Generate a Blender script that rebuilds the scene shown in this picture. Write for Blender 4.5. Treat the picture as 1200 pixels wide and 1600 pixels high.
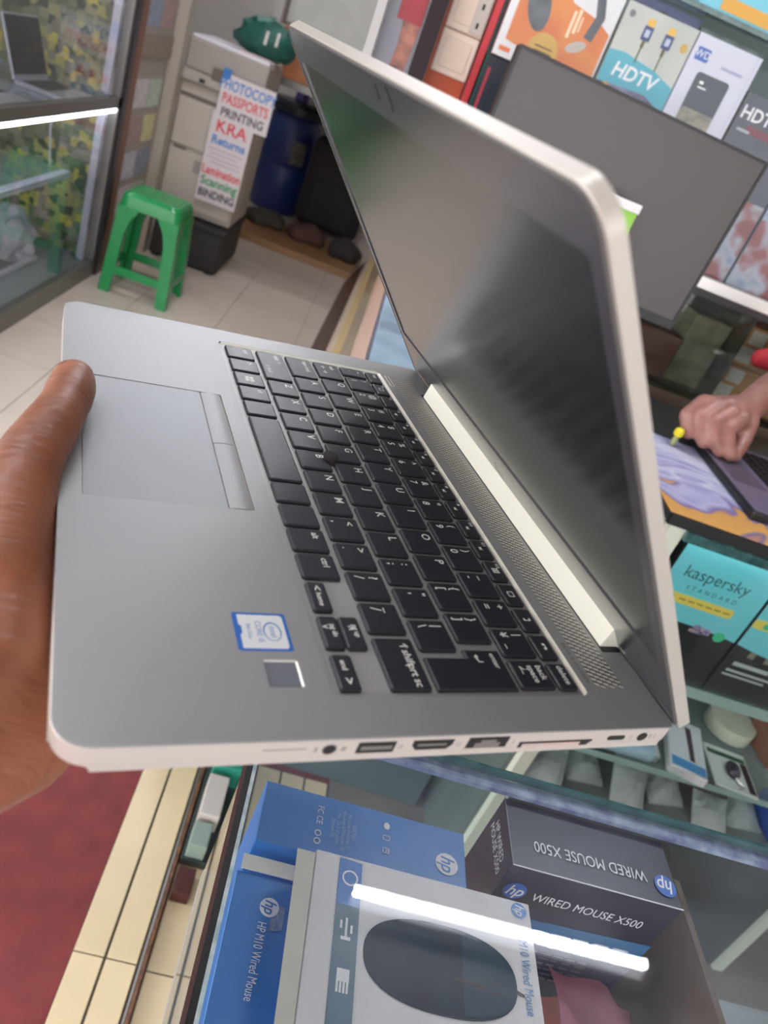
import bpy, bmesh, math, random
from mathutils import Matrix, Vector

# ------------------------------------------------------------------ clear
for o in list(bpy.data.objects):
    bpy.data.objects.remove(o, do_unlink=True)
random.seed(7)
SC = bpy.context.scene
COL = SC.collection
PI = math.pi

# ------------------------------------------------------------------ camera
cam = bpy.data.cameras.new('camera')
cam.sensor_fit = 'AUTO'
cam.sensor_width = 36.0
cam.lens = 1196.0 / 1600.0 * 36.0
cam.clip_start = 0.01
cam.dof.use_dof = True
cam.dof.focus_distance = 0.45
cam.dof.aperture_fstop = 12.0
camo = bpy.data.objects.new('camera', cam)
COL.objects.link(camo)
WX = Vector((0.9390, 0.0350, 0.3420))      # image right, in world
WY = Vector((0.3130, -0.4990, -0.8080))    # image down
WZ = Vector((0.1420, 0.8660, -0.4800))     # view direction
camo.matrix_world = Matrix(((WX.x, -WY.x, -WZ.x, 0), (WX.y, -WY.y, -WZ.y, 0),
                            (WX.z, -WY.z, -WZ.z, 1.40), (0, 0, 0, 1)))
SC.camera = camo

# ------------------------------------------------------------------ world: overcast sky outside the open shop front
w = bpy.data.worlds.new('sky')
SC.world = w
w.use_nodes = True
bg = w.node_tree.nodes['Background']
bg.inputs[0].default_value = (1.0, 0.97, 0.96, 1)
bg.inputs[1].default_value = 2.9
TUBE_STRENGTH = 92.0
SC.view_settings.view_transform = 'Standard'
SC.view_settings.look = 'None'
SC.view_settings.gamma = 1.0
SC.view_settings.use_curve_mapping = False
SC.view_settings.exposure = 0.45

# ------------------------------------------------------------------ materials
def lin(c):
    return tuple(((v / 255.0) / 12.92 if v / 255.0 <= 0.04045 else ((v / 255.0 + 0.055) / 1.055) ** 2.4) for v in c)

MATS = {}
def mat(name, rgb, rough=0.5, metal=0.0, noise=0.0, nscale=40.0, bump=0.0, bscale=200.0, spec=0.5, rgb2=None, coat=0.0):
    if name in MATS:
        return MATS[name]
    m = bpy.data.materials.new(name)
    m.use_nodes = True
    nt = m.node_tree
    b = nt.nodes['Principled BSDF']
    c = lin(rgb)
    b.inputs['Base Color'].default_value = (*c, 1)
    b.inputs['Roughness'].default_value = rough
    b.inputs['Metallic'].default_value = metal
    b.inputs['Specular IOR Level'].default_value = spec
    b.inputs['Coat Weight'].default_value = coat
    b.inputs['Coat Roughness'].default_value = rough
    tc = nt.nodes.new('ShaderNodeTexCoord')
    if noise > 0 or rgb2 is not None:
        n = nt.nodes.new('ShaderNodeTexNoise')
        n.inputs['Scale'].default_value = nscale
        n.inputs['Detail'].default_value = 6
        nt.links.new(tc.outputs['Object'], n.inputs['Vector'])
        r = nt.nodes.new('ShaderNodeValToRGB')
        r.color_ramp.elements[0].position = 0.35
        r.color_ramp.elements[1].position = 0.65
        c2 = lin(rgb2) if rgb2 else tuple(max(0, v * (1 - noise)) for v in c)
        r.color_ramp.elements[0].color = (*c2, 1)
        r.color_ramp.elements[1].color = (*c, 1)
        nt.links.new(n.outputs['Fac'], r.inputs['Fac'])
        nt.links.new(r.outputs['Color'], b.inputs['Base Color'])
    if bump > 0:
        n2 = nt.nodes.new('ShaderNodeTexNoise')
        n2.inputs['Scale'].default_value = bscale
        n2.inputs['Detail'].default_value = 4
        nt.links.new(tc.outputs['Object'], n2.inputs['Vector'])
        bp = nt.nodes.new('ShaderNodeBump')
        bp.inputs['Strength'].default_value = bump
        bp.inputs['Distance'].default_value = 0.002
        nt.links.new(n2.outputs['Fac'], bp.inputs['Height'])
        nt.links.new(bp.outputs['Normal'], b.inputs['Normal'])
    MATS[name] = m
    return m

def glass(name, tint=(0.965, 0.985, 0.98), rough=0.0, f0=0.025, haze=None):
    if name in MATS:
        return MATS[name]
    m = bpy.data.materials.new(name)
    m.use_nodes = True
    nt = m.node_tree
    nt.nodes.remove(nt.nodes['Principled BSDF'])
    out = nt.nodes['Material Output']
    tr = nt.nodes.new('ShaderNodeBsdfTransparent')
    tr.inputs[0].default_value = (*tint, 1)
    gl = nt.nodes.new('ShaderNodeBsdfGlossy')
    gl.inputs['Roughness'].default_value = rough
    lw = nt.nodes.new('ShaderNodeLayerWeight')            # Schlick fresnel, the same from both sides of the pane
    lw.inputs['Blend'].default_value = 0.5
    pw = nt.nodes.new('ShaderNodeMath')
    pw.operation = 'POWER'
    pw.inputs[1].default_value = 5.0
    nt.links.new(lw.outputs['Facing'], pw.inputs[0])
    fr = nt.nodes.new('ShaderNodeMath')
    fr.operation = 'MULTIPLY_ADD'
    fr.inputs[1].default_value = 0.96
    fr.inputs[2].default_value = f0
    nt.links.new(pw.outputs[0], fr.inputs[0])
    mx = nt.nodes.new('ShaderNodeMixShader')
    nt.links.new(fr.outputs[0], mx.inputs[0])
    nt.links.new(tr.outputs[0], mx.inputs[1])
    nt.links.new(gl.outputs[0], mx.inputs[2])
    last = mx.outputs[0]
    if haze:                                   # a film of dust and smears on the glass
        df = nt.nodes.new('ShaderNodeBsdfDiffuse')
        df.inputs[0].default_value = (*lin(haze[0]), 1)
        tc = nt.nodes.new('ShaderNodeTexCoord')
        n = nt.nodes.new('ShaderNodeTexNoise')
        n.inputs['Scale'].default_value = 14
        n.inputs['Detail'].default_value = 8
        nt.links.new(tc.outputs['Object'], n.inputs['Vector'])
        r = nt.nodes.new('ShaderNodeMapRange')
        r.inputs[1].default_value = 0.35
        r.inputs[2].default_value = 0.75
        r.inputs[3].default_value = haze[1]
        r.inputs[4].default_value = haze[2]
        nt.links.new(n.outputs['Fac'], r.inputs[0])
        m2 = nt.nodes.new('ShaderNodeMixShader')
        nt.links.new(r.outputs[0], m2.inputs[0])
        nt.links.new(last, m2.inputs[1])
        nt.links.new(df.outputs[0], m2.inputs[2])
        last = m2.outputs[0]
    nt.links.new(last, out.inputs['Surface'])
    MATS[name] = m
    return m

def emit(name, rgb, strength):
    if name in MATS:
        return MATS[name]
    m = bpy.data.materials.new(name)
    m.use_nodes = True
    nt = m.node_tree
    b = nt.nodes['Principled BSDF']
    b.inputs['Base Color'].default_value = (*lin(rgb), 1)
    b.inputs['Emission Color'].default_value = (*lin(rgb), 1)
    b.inputs['Emission Strength'].default_value = strength
    MATS[name] = m
    return m

def ramp_mat(name, stops, kind='NOISE', scale=4.0, detail=6, rough=0.5, distort=0.0, axis='XYZ', vec_scale=(1, 1, 1)):
    """a procedural colour pattern: noise / voronoi / wave through a colour ramp"""
    if name in MATS:
        return MATS[name]
    m = bpy.data.materials.new(name)
    m.use_nodes = True
    nt = m.node_tree
    b = nt.nodes['Principled BSDF']
    b.inputs['Roughness'].default_value = rough
    tc = nt.nodes.new('ShaderNodeTexCoord')
    mp = nt.nodes.new('ShaderNodeMapping')
    mp.inputs['Scale'].default_value = vec_scale
    nt.links.new(tc.outputs['Object'], mp.inputs['Vector'])
    if kind == 'VORONOI':
        n = nt.nodes.new('ShaderNodeTexVoronoi')
        n.inputs['Scale'].default_value = scale
        n.distance = 'CHEBYCHEV'
        sp = nt.nodes.new('ShaderNodeSeparateColor')
        nt.links.new(n.outputs['Color'], sp.inputs[0])
        fac = sp.outputs[0]
    elif kind == 'WAVE':
        n = nt.nodes.new('ShaderNodeTexWave')
        n.inputs['Scale'].default_value = scale
        n.inputs['Distortion'].default_value = distort
        n.inputs['Detail'].default_value = detail
        fac = n.outputs['Fac']
    else:
        n = nt.nodes.new('ShaderNodeTexNoise')
        n.inputs['Scale'].default_value = scale
        n.inputs['Detail'].default_value = detail
        n.inputs['Distortion'].default_value = distort
        fac = n.outputs['Fac']
    nt.links.new(mp.outputs[0], n.inputs['Vector'])
    r = nt.nodes.new('ShaderNodeValToRGB')
    cr = r.color_ramp
    while len(cr.elements) > 1:
        cr.elements.remove(cr.elements[-1])
    cr.elements[0].position = stops[0][0]
    cr.elements[0].color = (*lin(stops[0][1]), 1)
    for p, c in stops[1:]:
        e = cr.elements.new(p)
        e.color = (*lin(c), 1)
    nt.links.new(fac, r.inputs[0])
    nt.links.new(r.outputs[0], b.inputs['Base Color'])
    MATS[name] = m
    return m

# ------------------------------------------------------------------ mesh helpers
def ob(name, bm, m, parent=None, smooth=False, M=None, recalc=True):
    if recalc:
        bmesh.ops.recalc_face_normals(bm, faces=bm.faces)
    me = bpy.data.meshes.new(name)
    bm.to_mesh(me)
    bm.free()
    if smooth:
        for p in me.polygons:
            p.use_smooth = True
        me.set_sharp_from_angle(angle=math.radians(38))
    me.materials.append(m)
    o = bpy.data.objects.new(name, me)
    COL.objects.link(o)
    if parent is not None:
        o.parent = parent
    if M is not None:
        o.matrix_local = M
    return o

def inst(src, name, parent, M=None):
    o = bpy.data.objects.new(name, src.data)
    COL.objects.link(o)
    o.parent = parent
    if M is not None:
        o.matrix_local = M
    return o

def tag(o, label, cat, group=None):
    o['label'] = label
    o['category'] = cat
    if group:
        o['group'] = group
    return o

def thing(name, label, cat, loc=(0, 0, 0), rz=0.0, group=None, M=None):
    o = bpy.data.objects.new(name, None)
    COL.objects.link(o)
    o.empty_display_size = 0.05
    if M is not None:
        o.matrix_world = M
    else:
        o.location = loc
        o.rotation_euler = (0, 0, rz)
    return tag(o, label, cat, group)

def struct(o):
    o['kind'] = 'structure'
    return o

def box(bm, x0, x1, y0, y1, z0, z1, M=None):
    vs = [bm.verts.new((x, y, z)) for z in (z0, z1) for y in (y0, y1) for x in (x0, x1)]
    for f in ((0, 2, 3, 1), (4, 5, 7, 6), (0, 1, 5, 4), (2, 6, 7, 3), (0, 4, 6, 2), (1, 3, 7, 5)):
        bm.faces.new([vs[i] for i in f])
    if M is not None:
        bmesh.ops.transform(bm, matrix=M, verts=vs)
    return vs

def nbox(x0, x1, y0, y1, z0, z1, bevel=0.0, seg=2):
    bm = bmesh.new()
    box(bm, x0, x1, y0, y1, z0, z1)
    if bevel > 0:
        bmesh.ops.bevel(bm, geom=bm.edges[:], offset=bevel, segments=seg, affect='EDGES', profile=0.5)
    return bm

def prism(bm, pts, z0, z1, M=None):
    lo = [bm.verts.new((x, y, z0)) for x, y in pts]
    hi = [bm.verts.new((x, y, z1)) for x, y in pts]
    n = len(pts)
    bm.faces.new(lo[::-1])
    bm.faces.new(hi)
    for i in range(n):
        j = (i + 1) % n
        bm.faces.new((lo[i], lo[j], hi[j], hi[i]))
    if M is not None:
        bmesh.ops.transform(bm, matrix=M, verts=lo + hi)
    return lo, hi

def rrect(x0, x1, y0, y1, r, n=5):
    """outline of a rounded rectangle; r one number or (bl, br, tr, tl)"""
    if not isinstance(r, (tuple, list)):
        r = (r,) * 4
    out = []
    for (cx, cy, rr, a0) in ((x0 + r[0], y0 + r[0], r[0], PI), (x1 - r[1], y0 + r[1], r[1], 1.5 * PI),
                             (x1 - r[2], y1 - r[2], r[2], 0), (x0 + r[3], y1 - r[3], r[3], 0.5 * PI)):
        for k in range(n + 1):
            a = a0 + 0.5 * PI * k / n
            out.append((cx + rr * math.cos(a), cy + rr * math.sin(a)))
    return out

def plate_holes(outer, holes, z0, z1):
    """a flat plate with holes through it"""
    bm = bmesh.new()
    rings = []
    for pts in [outer] + holes:
        vs = [bm.verts.new((x, y, z1)) for x, y in pts]
        es = [bm.edges.new((vs[i], vs[(i + 1) % len(vs)])) for i in range(len(vs))]
        rings.append((vs, es))
    es = [e for r in rings for e in r[1]]
    bmesh.ops.triangle_fill(bm, edges=es, use_beauty=True)
    for vs, _ in rings:
        lo = [bm.verts.new((v.co.x, v.co.y, z0)) for v in vs]
        for i in range(len(vs)):
            j = (i + 1) % len(vs)
            bm.faces.new((vs[i], vs[j], lo[j], lo[i]))
    return bm

def cyl(bm, p0, p1, r0, r1=None, n=12, cap=True):
    r1 = r0 if r1 is None else r1
    p0 = Vector(p0); p1 = Vector(p1)
    d = (p1 - p0).normalized()
    a = d.orthogonal().normalized()
    b = d.cross(a)
    A = [bm.verts.new(p0 + (a * math.cos(2 * PI * i / n) + b * math.sin(2 * PI * i / n)) * r0) for i in range(n)]
    B = [bm.verts.new(p1 + (a * math.cos(2 * PI * i / n) + b * math.sin(2 * PI * i / n)) * r1) for i in range(n)]
    for i in range(n):
        j = (i + 1) % n
        bm.faces.new((A[i], A[j], B[j], B[i]))
    if cap:
        bm.faces.new(A[::-1])
        bm.faces.new(B)

def tube(bm, pts, r, n=8):
    pts = [Vector(p) for p in pts]
    rings = []
    prev = None
    for i, p in enumerate(pts):
        d = (pts[min(i + 1, len(pts) - 1)] - pts[max(i - 1, 0)]).normalized()
        a = d.orthogonal().normalized() if prev is None else (prev - d * prev.dot(d)).normalized()
        prev = a
        b = d.cross(a)
        rr = r[i] if isinstance(r, (list, tuple)) else r
        rings.append([bm.verts.new(p + (a * math.cos(2 * PI * k / n) + b * math.sin(2 * PI * k / n)) * rr) for k in range(n)])
    for A, B in zip(rings, rings[1:]):
        for k in range(n):
            j = (k + 1) % n
            bm.faces.new((A[k], A[j], B[j], B[k]))
    bm.faces.new(rings[0][::-1])
    bm.faces.new(rings[-1])

def lathe(bm, prof, n=24, center=(0, 0)):
    rings = []
    for r, z in prof:
        rings.append([bm.verts.new((center[0] + r * math.cos(2 * PI * k / n), center[1] + r * math.sin(2 * PI * k / n), z)) for k in range(n)])
    for A, B in zip(rings, rings[1:]):
        for k in range(n):
            j = (k + 1) % n
            bm.faces.new((A[k], A[j], B[j], B[k]))
    bm.faces.new(rings[0][::-1])
    bm.faces.new(rings[-1])

def quadmesh(pts, thick=0.0):
    bm = bmesh.new()
    bm.faces.new([bm.verts.new(p) for p in pts])
    return bm

def ellipse(cx, cy, rx, ry, n=28):
    return [(cx + rx * math.cos(2 * PI * k / n), cy + ry * math.sin(2 * PI * k / n)) for k in range(n)]

def frame(origin, xd, yd):
    """matrix with local x along xd, local y along yd"""
    x = Vector(xd).normalized()
    z = x.cross(Vector(yd)).normalized()
    y = z.cross(x)
    o = Vector(origin)
    return Matrix(((x.x, y.x, z.x, o.x), (x.y, y.y, z.y, o.y), (x.z, y.z, z.z, o.z), (0, 0, 0, 1)))

def flat(name, pts, m, parent, M, h=0.0003):
    """a printed patch: a thin outline lying on a face (local frame M)"""
    bm = bmesh.new()
    prism(bm, pts, 0, h)
    return ob(name, bm, m, parent, M=M)

def bars(name, rects, m, parent, M, h=0.0003):
    bm = bmesh.new()
    for x0, x1, y0, y1 in rects:
        box(bm, x0, x1, y0, y1, 0, h)
    return ob(name, bm, m, parent, M=M)

TEXTS = []
def text(name, body, size, m, parent, M, ax='CENTER', ay='CENTER', shear=0.0, space=1.0, line=1.0, bold=0.0, sx=1.0):
    cu = bpy.data.curves.new(name, 'FONT')
    cu.body = body
    cu.size = size
    cu.align_x = ax
    cu.align_y = ay
    cu.shear = shear
    cu.space_character = space
    cu.space_line = line
    cu.offset = bold
    cu.resolution_u = 3
    cu.fill_mode = 'FRONT'
    o = bpy.data.objects.new(name, cu)
    COL.objects.link(o)
    TEXTS.append((o, name, m, parent, M @ Matrix.Diagonal((sx, 1, 1, 1))))
    return o

def bake_texts():
    dg = bpy.context.evaluated_depsgraph_get()
    dg.update()
    for o, name, m, parent, M in TEXTS:
        me = bpy.data.meshes.new_from_object(o.evaluated_get(dg))
        bpy.data.objects.remove(o, do_unlink=True)
        me.materials.clear()
        me.materials.append(m)
        n = bpy.data.objects.new(name, me)
        COL.objects.link(n)
        n.parent = parent
        n.matrix_local = M

def T(x, y, z):
    return Matrix.Translation((x, y, z))

# palette
M_alu = mat('anodised_aluminium', (156, 157, 157), 0.42, 0.35, noise=0.03, nscale=900, bump=0.02, bscale=3000)
M_alu_edge = mat('polished_aluminium_edge', (226, 222, 215), 0.28, 0.6)
M_key = mat('black_key_plastic', (38, 38, 46), 0.36, 0.0, bump=0.02, bscale=4000)
M_legend = mat('white_key_print', (225, 225, 220), 0.5)
M_bezel = mat('black_bezel_plastic', (58, 57, 64), 0.24, spec=0.9, coat=0.6)
M_screen = mat('dark_display_panel', (16, 16, 22), 0.18, spec=1.0, coat=0.7)
M_black = mat('black_plastic', (14, 14, 16), 0.45)
M_white = mat('white_card', (232, 232, 234), 0.5)
M_whiteprint = mat('white_print', (245, 246, 250), 0.45)
M_hpblue = mat('blue_box_card', (52, 128, 208), 0.35, noise=0.08, nscale=8)
M_hpblue_dk = mat('deep_blue_box_card', (28, 92, 170), 0.35)
M_bluetxt = mat('blue_print', (70, 130, 190), 0.5)
M_x500 = mat('black_box_card', (44, 42, 60), 0.3)
M_greyprint = mat('grey_print', (120, 124, 130), 0.5)
M_glass_edge = mat('green_glass_edge', (40, 72, 74), 0.08, 0.0, rgb2=(70, 110, 108), nscale=40, spec=0.8)
M_alupro = mat('aluminium_profile', (190, 188, 184), 0.3, 0.8)
M_alupro_dk = mat('grey_aluminium_rail', (120, 118, 116), 0.35, 0.6)
M_cream = mat('cream_tile', (226, 208, 170), 0.32, noise=0.06, nscale=10)
M_grout = mat('dark_grout', (74, 68, 56), 0.8)
M_red = mat('red_floor_paint', (128, 44, 44), 0.55, rgb2=(110, 36, 38), nscale=18, bump=0.35, bscale=160)
M_floor = mat('beige_floor_tile', (212, 198, 186), 0.22, noise=0.05, nscale=6)
M_floor_grout = mat('floor_grout', (120, 110, 100), 0.7)
M_wood_dk = mat('dark_brown_wood', (66, 36, 30), 0.35, noise=0.3, nscale=25)
G_clear = glass('clear_glass')
G_dusty = glass('dusty_counter_glass', (0.96, 0.98, 0.985), 0.0, haze=((190, 200, 220), 0.005, 0.07))
M_wall = mat('off_white_wall_paint', (188, 182, 176), 0.7, noise=0.05, nscale=3)

# ================================================================== SETTING
def setting():
    fl = struct(ob('floor', nbox(-2.6, 2.8, 1.55, 7.8, -0.06, -0.004), M_floor_grout))
    bm = nbox(0.0, 0.397, 0.0, 0.397, -0.004, 0.0)
    first = None
    for i in range(-5, 5):
        for j in range(0, 15):
            x = -0.145 + i * 0.4
            y = 1.56 + j * 0.4
            if x < -2.1 or x > 1.2 or y > 7.4:
                continue
            if first is None:
                first = ob('tile', bm, M_floor, fl, M=T(x, y, 0))
            else:
                inst(first, 'tile', fl, T(x, y, 0))
    struct(ob('floor_grey_inner', nbox(0.331, 2.8, -2.2, 1.55, -0.04, -0.0012), mat('grey_brown_reflection', (128, 122, 114), 0.5, noise=0.2, nscale=6)))  # inner floor, coloured after the grey-brown reflection in the case glass
    struct(ob('floor_red_paint', nbox(-6.0, 2.8, -3.5, 1.55, -0.06, -0.002), M_red))
    # kerb of cream tiles along the counter foot
    kb = struct(ob('trim_1', nbox(-0.078, 0.034, -0.6, 1.215, -0.04, 0.008), M_grout))
    bt = nbox(0.0015, 0.0525, 0.0015, 0.5985, 0.008, 0.0115, 0.0008, 1)
    first = None
    for ix in range(2):
        for jy in range(-1, 4):
            X = -0.078 + ix * 0.056
            Y = 0.727 + (jy - 1) * 0.6
            if Y + 0.6 > 1.63 and Y < 1.5:
                pass
            if Y > 1.2:
                continue
            Mt_ = T(X, Y, 0) @ Matrix.Diagonal((1, 0.81 if Y > 0.7 else 1.0, 1, 1))
            if first is None:
                first = ob('tile', bt, M_cream, kb, M=Mt_)
            else:
                inst(first, 'tile', kb, Mt_)
    # sliding-door track between the kerb and the counter
    bm = bmesh.new()
    box(bm, 0.035, 0.0385, -0.4, 1.215, 0.0, 0.016)
    struct(ob('trim_2', bm, M_alupro))
    bm = bmesh.new()
    box(bm, 0.0395, 0.0455, -0.4, 1.215, 0.0, 0.020)
    struct(ob('trim_3', bm, mat('rusty_brown_strip', (132, 92, 62), 0.6, rgb2=(88, 60, 44), nscale=60)))
    struct(ob('wall_back', nbox(-2.6, 2.8, 7.6, 7.75, 0, 2.9), M_wall))
    struct(ob('wall_left', nbox(-2.75, -2.6, 2.15, 7.75, 0, 2.9), M_wall))
    struct(ob('wall_left_lintel', nbox(-2.75, -2.6, -2.2, 2.15, 2.45, 2.9), M_wall))
    struct(ob('wall_right', nbox(2.8, 2.95, -2.2, 7.75, 0, 2.9), M_wall))
    struct(ob('ceiling', nbox(-2.75, 2.95, -2.2, 7.75, 2.9, 3.0), mat('grey_ceiling_board', (128, 124, 122), 0.8)))
    struct(ob('wall_front', nbox(-2.75, 2.95, -2.35, -2.2, 2.35, 3.0), M_wall))

def ceiling_tube(x0, x1, y0, y1, label):
    t = thing('tube_light', label, 'lamp', ((x0 + x1) / 2, (y0 + y1) / 2, 2.9), group='fluorescent ceiling tubes')
    hx, hy = (x1 - x0) / 2, (y1 - y0) / 2
    L = max(hx, hy)
    ax = hx > hy
    def P(a, b, z):
        return (a, b, z) if ax else (b, a, z)
    bm = bmesh.new()
    if ax:
        box(bm, -L, L, -0.035, 0.035, -0.06, 0.0)
    else:
        box(bm, -0.035, 0.035, -L, L, -0.06, 0.0)
    ob('batten', bm, mat('white_batten_metal', (230, 230, 230), 0.4), t)
    bm = bmesh.new()
    cyl(bm, P(-L + 0.03, 0, -0.095), P(L - 0.03, 0, -0.095), 0.016, n=12)
    ob('tube', bm, emit('tube_glow', (246, 248, 255), TUBE_STRENGTH), t, smooth=False)
    for s in (-1, 1):
        bm = bmesh.new()
        cyl(bm, P(s * (L - 0.03), 0, -0.095), P(s * L, 0, -0.095), 0.02, n=12)
        if ax:
            box(bm, s * (L - 0.015) - 0.012, s * (L - 0.015) + 0.012, -0.02, 0.02, -0.1, -0.05)
        else:
            box(bm, -0.02, 0.02, s * (L - 0.015) - 0.012, s * (L - 0.015) + 0.012, -0.1, -0.05)
        ob('end_cap', bm, M_white, t)

# ================================================================== LAPTOP
LU = Vector((0.360, -0.933, -0.015))
LV = Vector((0.933, 0.360, 0.019))
LW = LU.cross(LV).normalized()
LV = LW.cross(LU).normalized()
LU = LU.normalized()
LO = Vector((-0.146, 0.429, 1.40 - 0.172))
M_LAP = Matrix(((LU.x, LV.x, LW.x, LO.x), (LU.y, LV.y, LW.y, LO.y), (LU.z, LV.z, LW.z, LO.z), (0, 0, 0, 1)))
mm = 0.001
S3 = lambda bm: bmesh.ops.scale(bm, vec=(mm, mm, mm), verts=bm.verts)

def mmob(name, bm, m, parent, smooth=False, M=None):
    S3(bm)
    return ob(name, bm, m, parent, smooth, M)

def key_shape(outline_fn):
    """a low chiclet key: skirt, then bevelled top"""
    bm = bmesh.new()
    rings = []
    for ins, z in ((0.0, -1.0), (0.0, 0.0), (0.45, 0.42), (0.8, 0.55)):
        rings.append([bm.verts.new((x, y, z)) for x, y in outline_fn(ins)])
    for A, B in zip(rings, rings[1:]):
        n = len(A)
        for i in range(n):
            j = (i + 1) % n
            bm.faces.new((A[i], A[j], B[j], B[i]))
    bm.faces.new(rings[-1])
    return bm

def laptop():
    L = thing('laptop', 'open silver laptop with black keyboard held in a hand above the counter', 'laptop', M=M_LAP)
    # ---- body under the deck
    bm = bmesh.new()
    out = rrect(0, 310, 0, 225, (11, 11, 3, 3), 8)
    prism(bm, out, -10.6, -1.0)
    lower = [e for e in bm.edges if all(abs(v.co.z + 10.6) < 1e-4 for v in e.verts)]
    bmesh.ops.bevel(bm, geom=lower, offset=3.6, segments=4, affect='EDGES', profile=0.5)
    base = mmob('base', bm, mat('lit_side_metal', (196, 189, 184), 0.42, 0.25), L, smooth=True)  # same metal as the deck, front light on the sides put into the colour
    bm = bmesh.new()
    prism(bm, rrect(12, 298, 14, 212, 10), -14.5, -10.5)
    mmob('bottom_cover', bm, M_alu, L)
    for (u, v) in ((30, 30), (280, 30), (30, 195), (280, 195)):
        bm = bmesh.new()
        prism(bm, rrect(u - 9, u + 9, v - 3, v + 3, 3), -16.0, -14.4)
        mmob('rubber_foot', bm, M_black, L)
    # ---- deck with keyboard well and touchpad opening
    well = rrect(17, 293.5, 85.5, 192.5, 2.5)
    padh = rrect(88.2, 191.2, 8.4, 77.0, 1.0, 2)
    fph = rrect(277, 289, 64.3, 76.2, 0.8, 2)
    bm = plate_holes(out, [well, padh, fph], -1.0, 0.0)
    mmob('deck', bm, M_alu, L)
    # chamfered rim round the deck
    bm = bmesh.new()
    n = len(out)
    A = [bm.verts.new((x, y, 0.02)) for x, y in rrect(0.5, 309.5, 0.5, 224.6, (10.5, 10.5, 2.6, 2.6), 8)]
    B = [bm.verts.new((x, y, -0.7)) for x, y in rrect(-0.12, 310.12, -0.12, 225.1, (11.1, 11.1, 3.1, 3.1), 8)]
    for i in range(n):
        j = (i + 1) % n
        bm.faces.new((A[i], A[j], B[j], B[i]))
    mmob('deck_rim', bm, M_alu_edge, L, smooth=True)
    bm = bmesh.new()
    prism(bm, well, -1.02, -0.98)
    mmob('keyboard_tray', bm, mat('grey_keyboard_tray', (168, 168, 166), 0.42, 0.3), L)
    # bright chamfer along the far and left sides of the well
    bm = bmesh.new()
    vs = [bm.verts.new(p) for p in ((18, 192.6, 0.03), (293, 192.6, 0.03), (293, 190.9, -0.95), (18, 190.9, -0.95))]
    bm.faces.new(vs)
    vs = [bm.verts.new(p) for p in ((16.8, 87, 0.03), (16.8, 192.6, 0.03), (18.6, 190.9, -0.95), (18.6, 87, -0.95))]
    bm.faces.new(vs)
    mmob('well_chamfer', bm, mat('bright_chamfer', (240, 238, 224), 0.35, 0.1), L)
    # ---- touchpad
    bm = bmesh.new()
    prism(bm, rrect(88.6, 190.8, 8.8, 65.6, 0.8, 2), -1.0, -0.25)
    mmob('touchpad', bm, mat('touchpad_glass', (152, 156, 159), 0.42, 0.2), L)
    for u0, u1 in ((88.6, 138.4), (139.0, 190.8)):
        bm = bmesh.new()
        nn = 8
        rows = []
        for k in range(nn + 1):
            v = 66.3 + (76.2 - 66.3) * k / nn
            z = -0.55 + 0.75 * math.sin(PI * (0.12 + 0.76 * k / nn))
            rows.append([bm.verts.new((u0, v, z)), bm.verts.new((u1, v, z))])
        low = [[bm.verts.new((u0, 66.3, -1)), bm.verts.new((u1, 66.3, -1))], [bm.verts.new((u0, 76.2, -1)), bm.verts.new((u1, 76.2, -1))]]
        seq = [low[0]] + rows + [low[1]]
        for a, b in zip(seq, seq[1:]):
            bm.faces.new((a[0], a[1], b[1], b[0]))
        bm.faces.new([s[0] for s in seq])
        bm.faces.new([s[1] for s in seq][::-1])
        mmob('touchpad_button', bm, M_alu, L)
    # ---- fingerprint reader
    bm = bmesh.new()
    prism(bm, rrect(277.5, 289, 64.3, 75.7, 0.5, 2), -1.0, -0.35)
    fp = mmob('fingerprint_reader', bm, mat('grey_fingerprint_pad', (112, 117, 126), 0.35), L)
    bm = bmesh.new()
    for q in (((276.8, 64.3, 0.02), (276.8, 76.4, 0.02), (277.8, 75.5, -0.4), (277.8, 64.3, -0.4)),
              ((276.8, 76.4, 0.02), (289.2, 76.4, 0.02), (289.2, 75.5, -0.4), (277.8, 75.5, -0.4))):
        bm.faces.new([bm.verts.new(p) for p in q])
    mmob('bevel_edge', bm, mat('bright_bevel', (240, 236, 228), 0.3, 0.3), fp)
    # ---- processor sticker
    bm = bmesh.new()
    prism(bm, rrect(254.5, 273, 56.8, 76.2, 1.0, 3), 0.0, 0.08)
    st = mmob('sticker', bm, mat('blue_sticker', (40, 104, 190), 0.35), L)
    st['label'] = 'blue and white processor sticker'
    bm = bmesh.new()
    prism(bm, [(255.6, 58.6), (260.5, 58.6), (261.2, 59.4), (264.8, 59.4), (265.5, 58.6), (271.9, 58.6), (271.9, 74.2), (270.9, 75.0), (256.6, 75.0), (255.6, 74.2)], 0.08, 0.11)
    mmob('sticker_field', bm, mat('white_sticker', (226, 230, 232), 0.4), st)
    bm = plate_holes(ellipse(263.7, 70.2, 4.6, 3.3), [ellipse(263.9, 70.2, 4.1, 2.8)], 0.11, 0.13)
    mmob('sticker_ring', bm, M_bluetxt, st)
    for s, v, sz in (('intel', 70.3, 3.2), ('CORE i5', 65.4, 2.9), ('8th Gen', 61.9, 2.2)):
        text('sticker_lettering', s, sz * mm, M_bluetxt, st, T(263.8 * mm, v * mm, 0.14 * mm))
    # ---- hinge cover bar
    bm = bmesh.new()
    sec = [(215.6, -0.6), (215.9, 0.8), (217.6, 10.4), (218.6, 11.4), (229.0, -1.0), (230.4, -6.0), (226.0, -9.0), (225.4, -1.0)]
    lo = [bm.verts.new((43.5, y, z)) for y, z in sec]
    hi = [bm.verts.new((266.5, y, z)) for y, z in sec]
    for i in range(len(sec)):
        j = (i + 1) % len(sec)
        bm.faces.new((lo[i], lo[j], hi[j], hi[i]))
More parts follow.
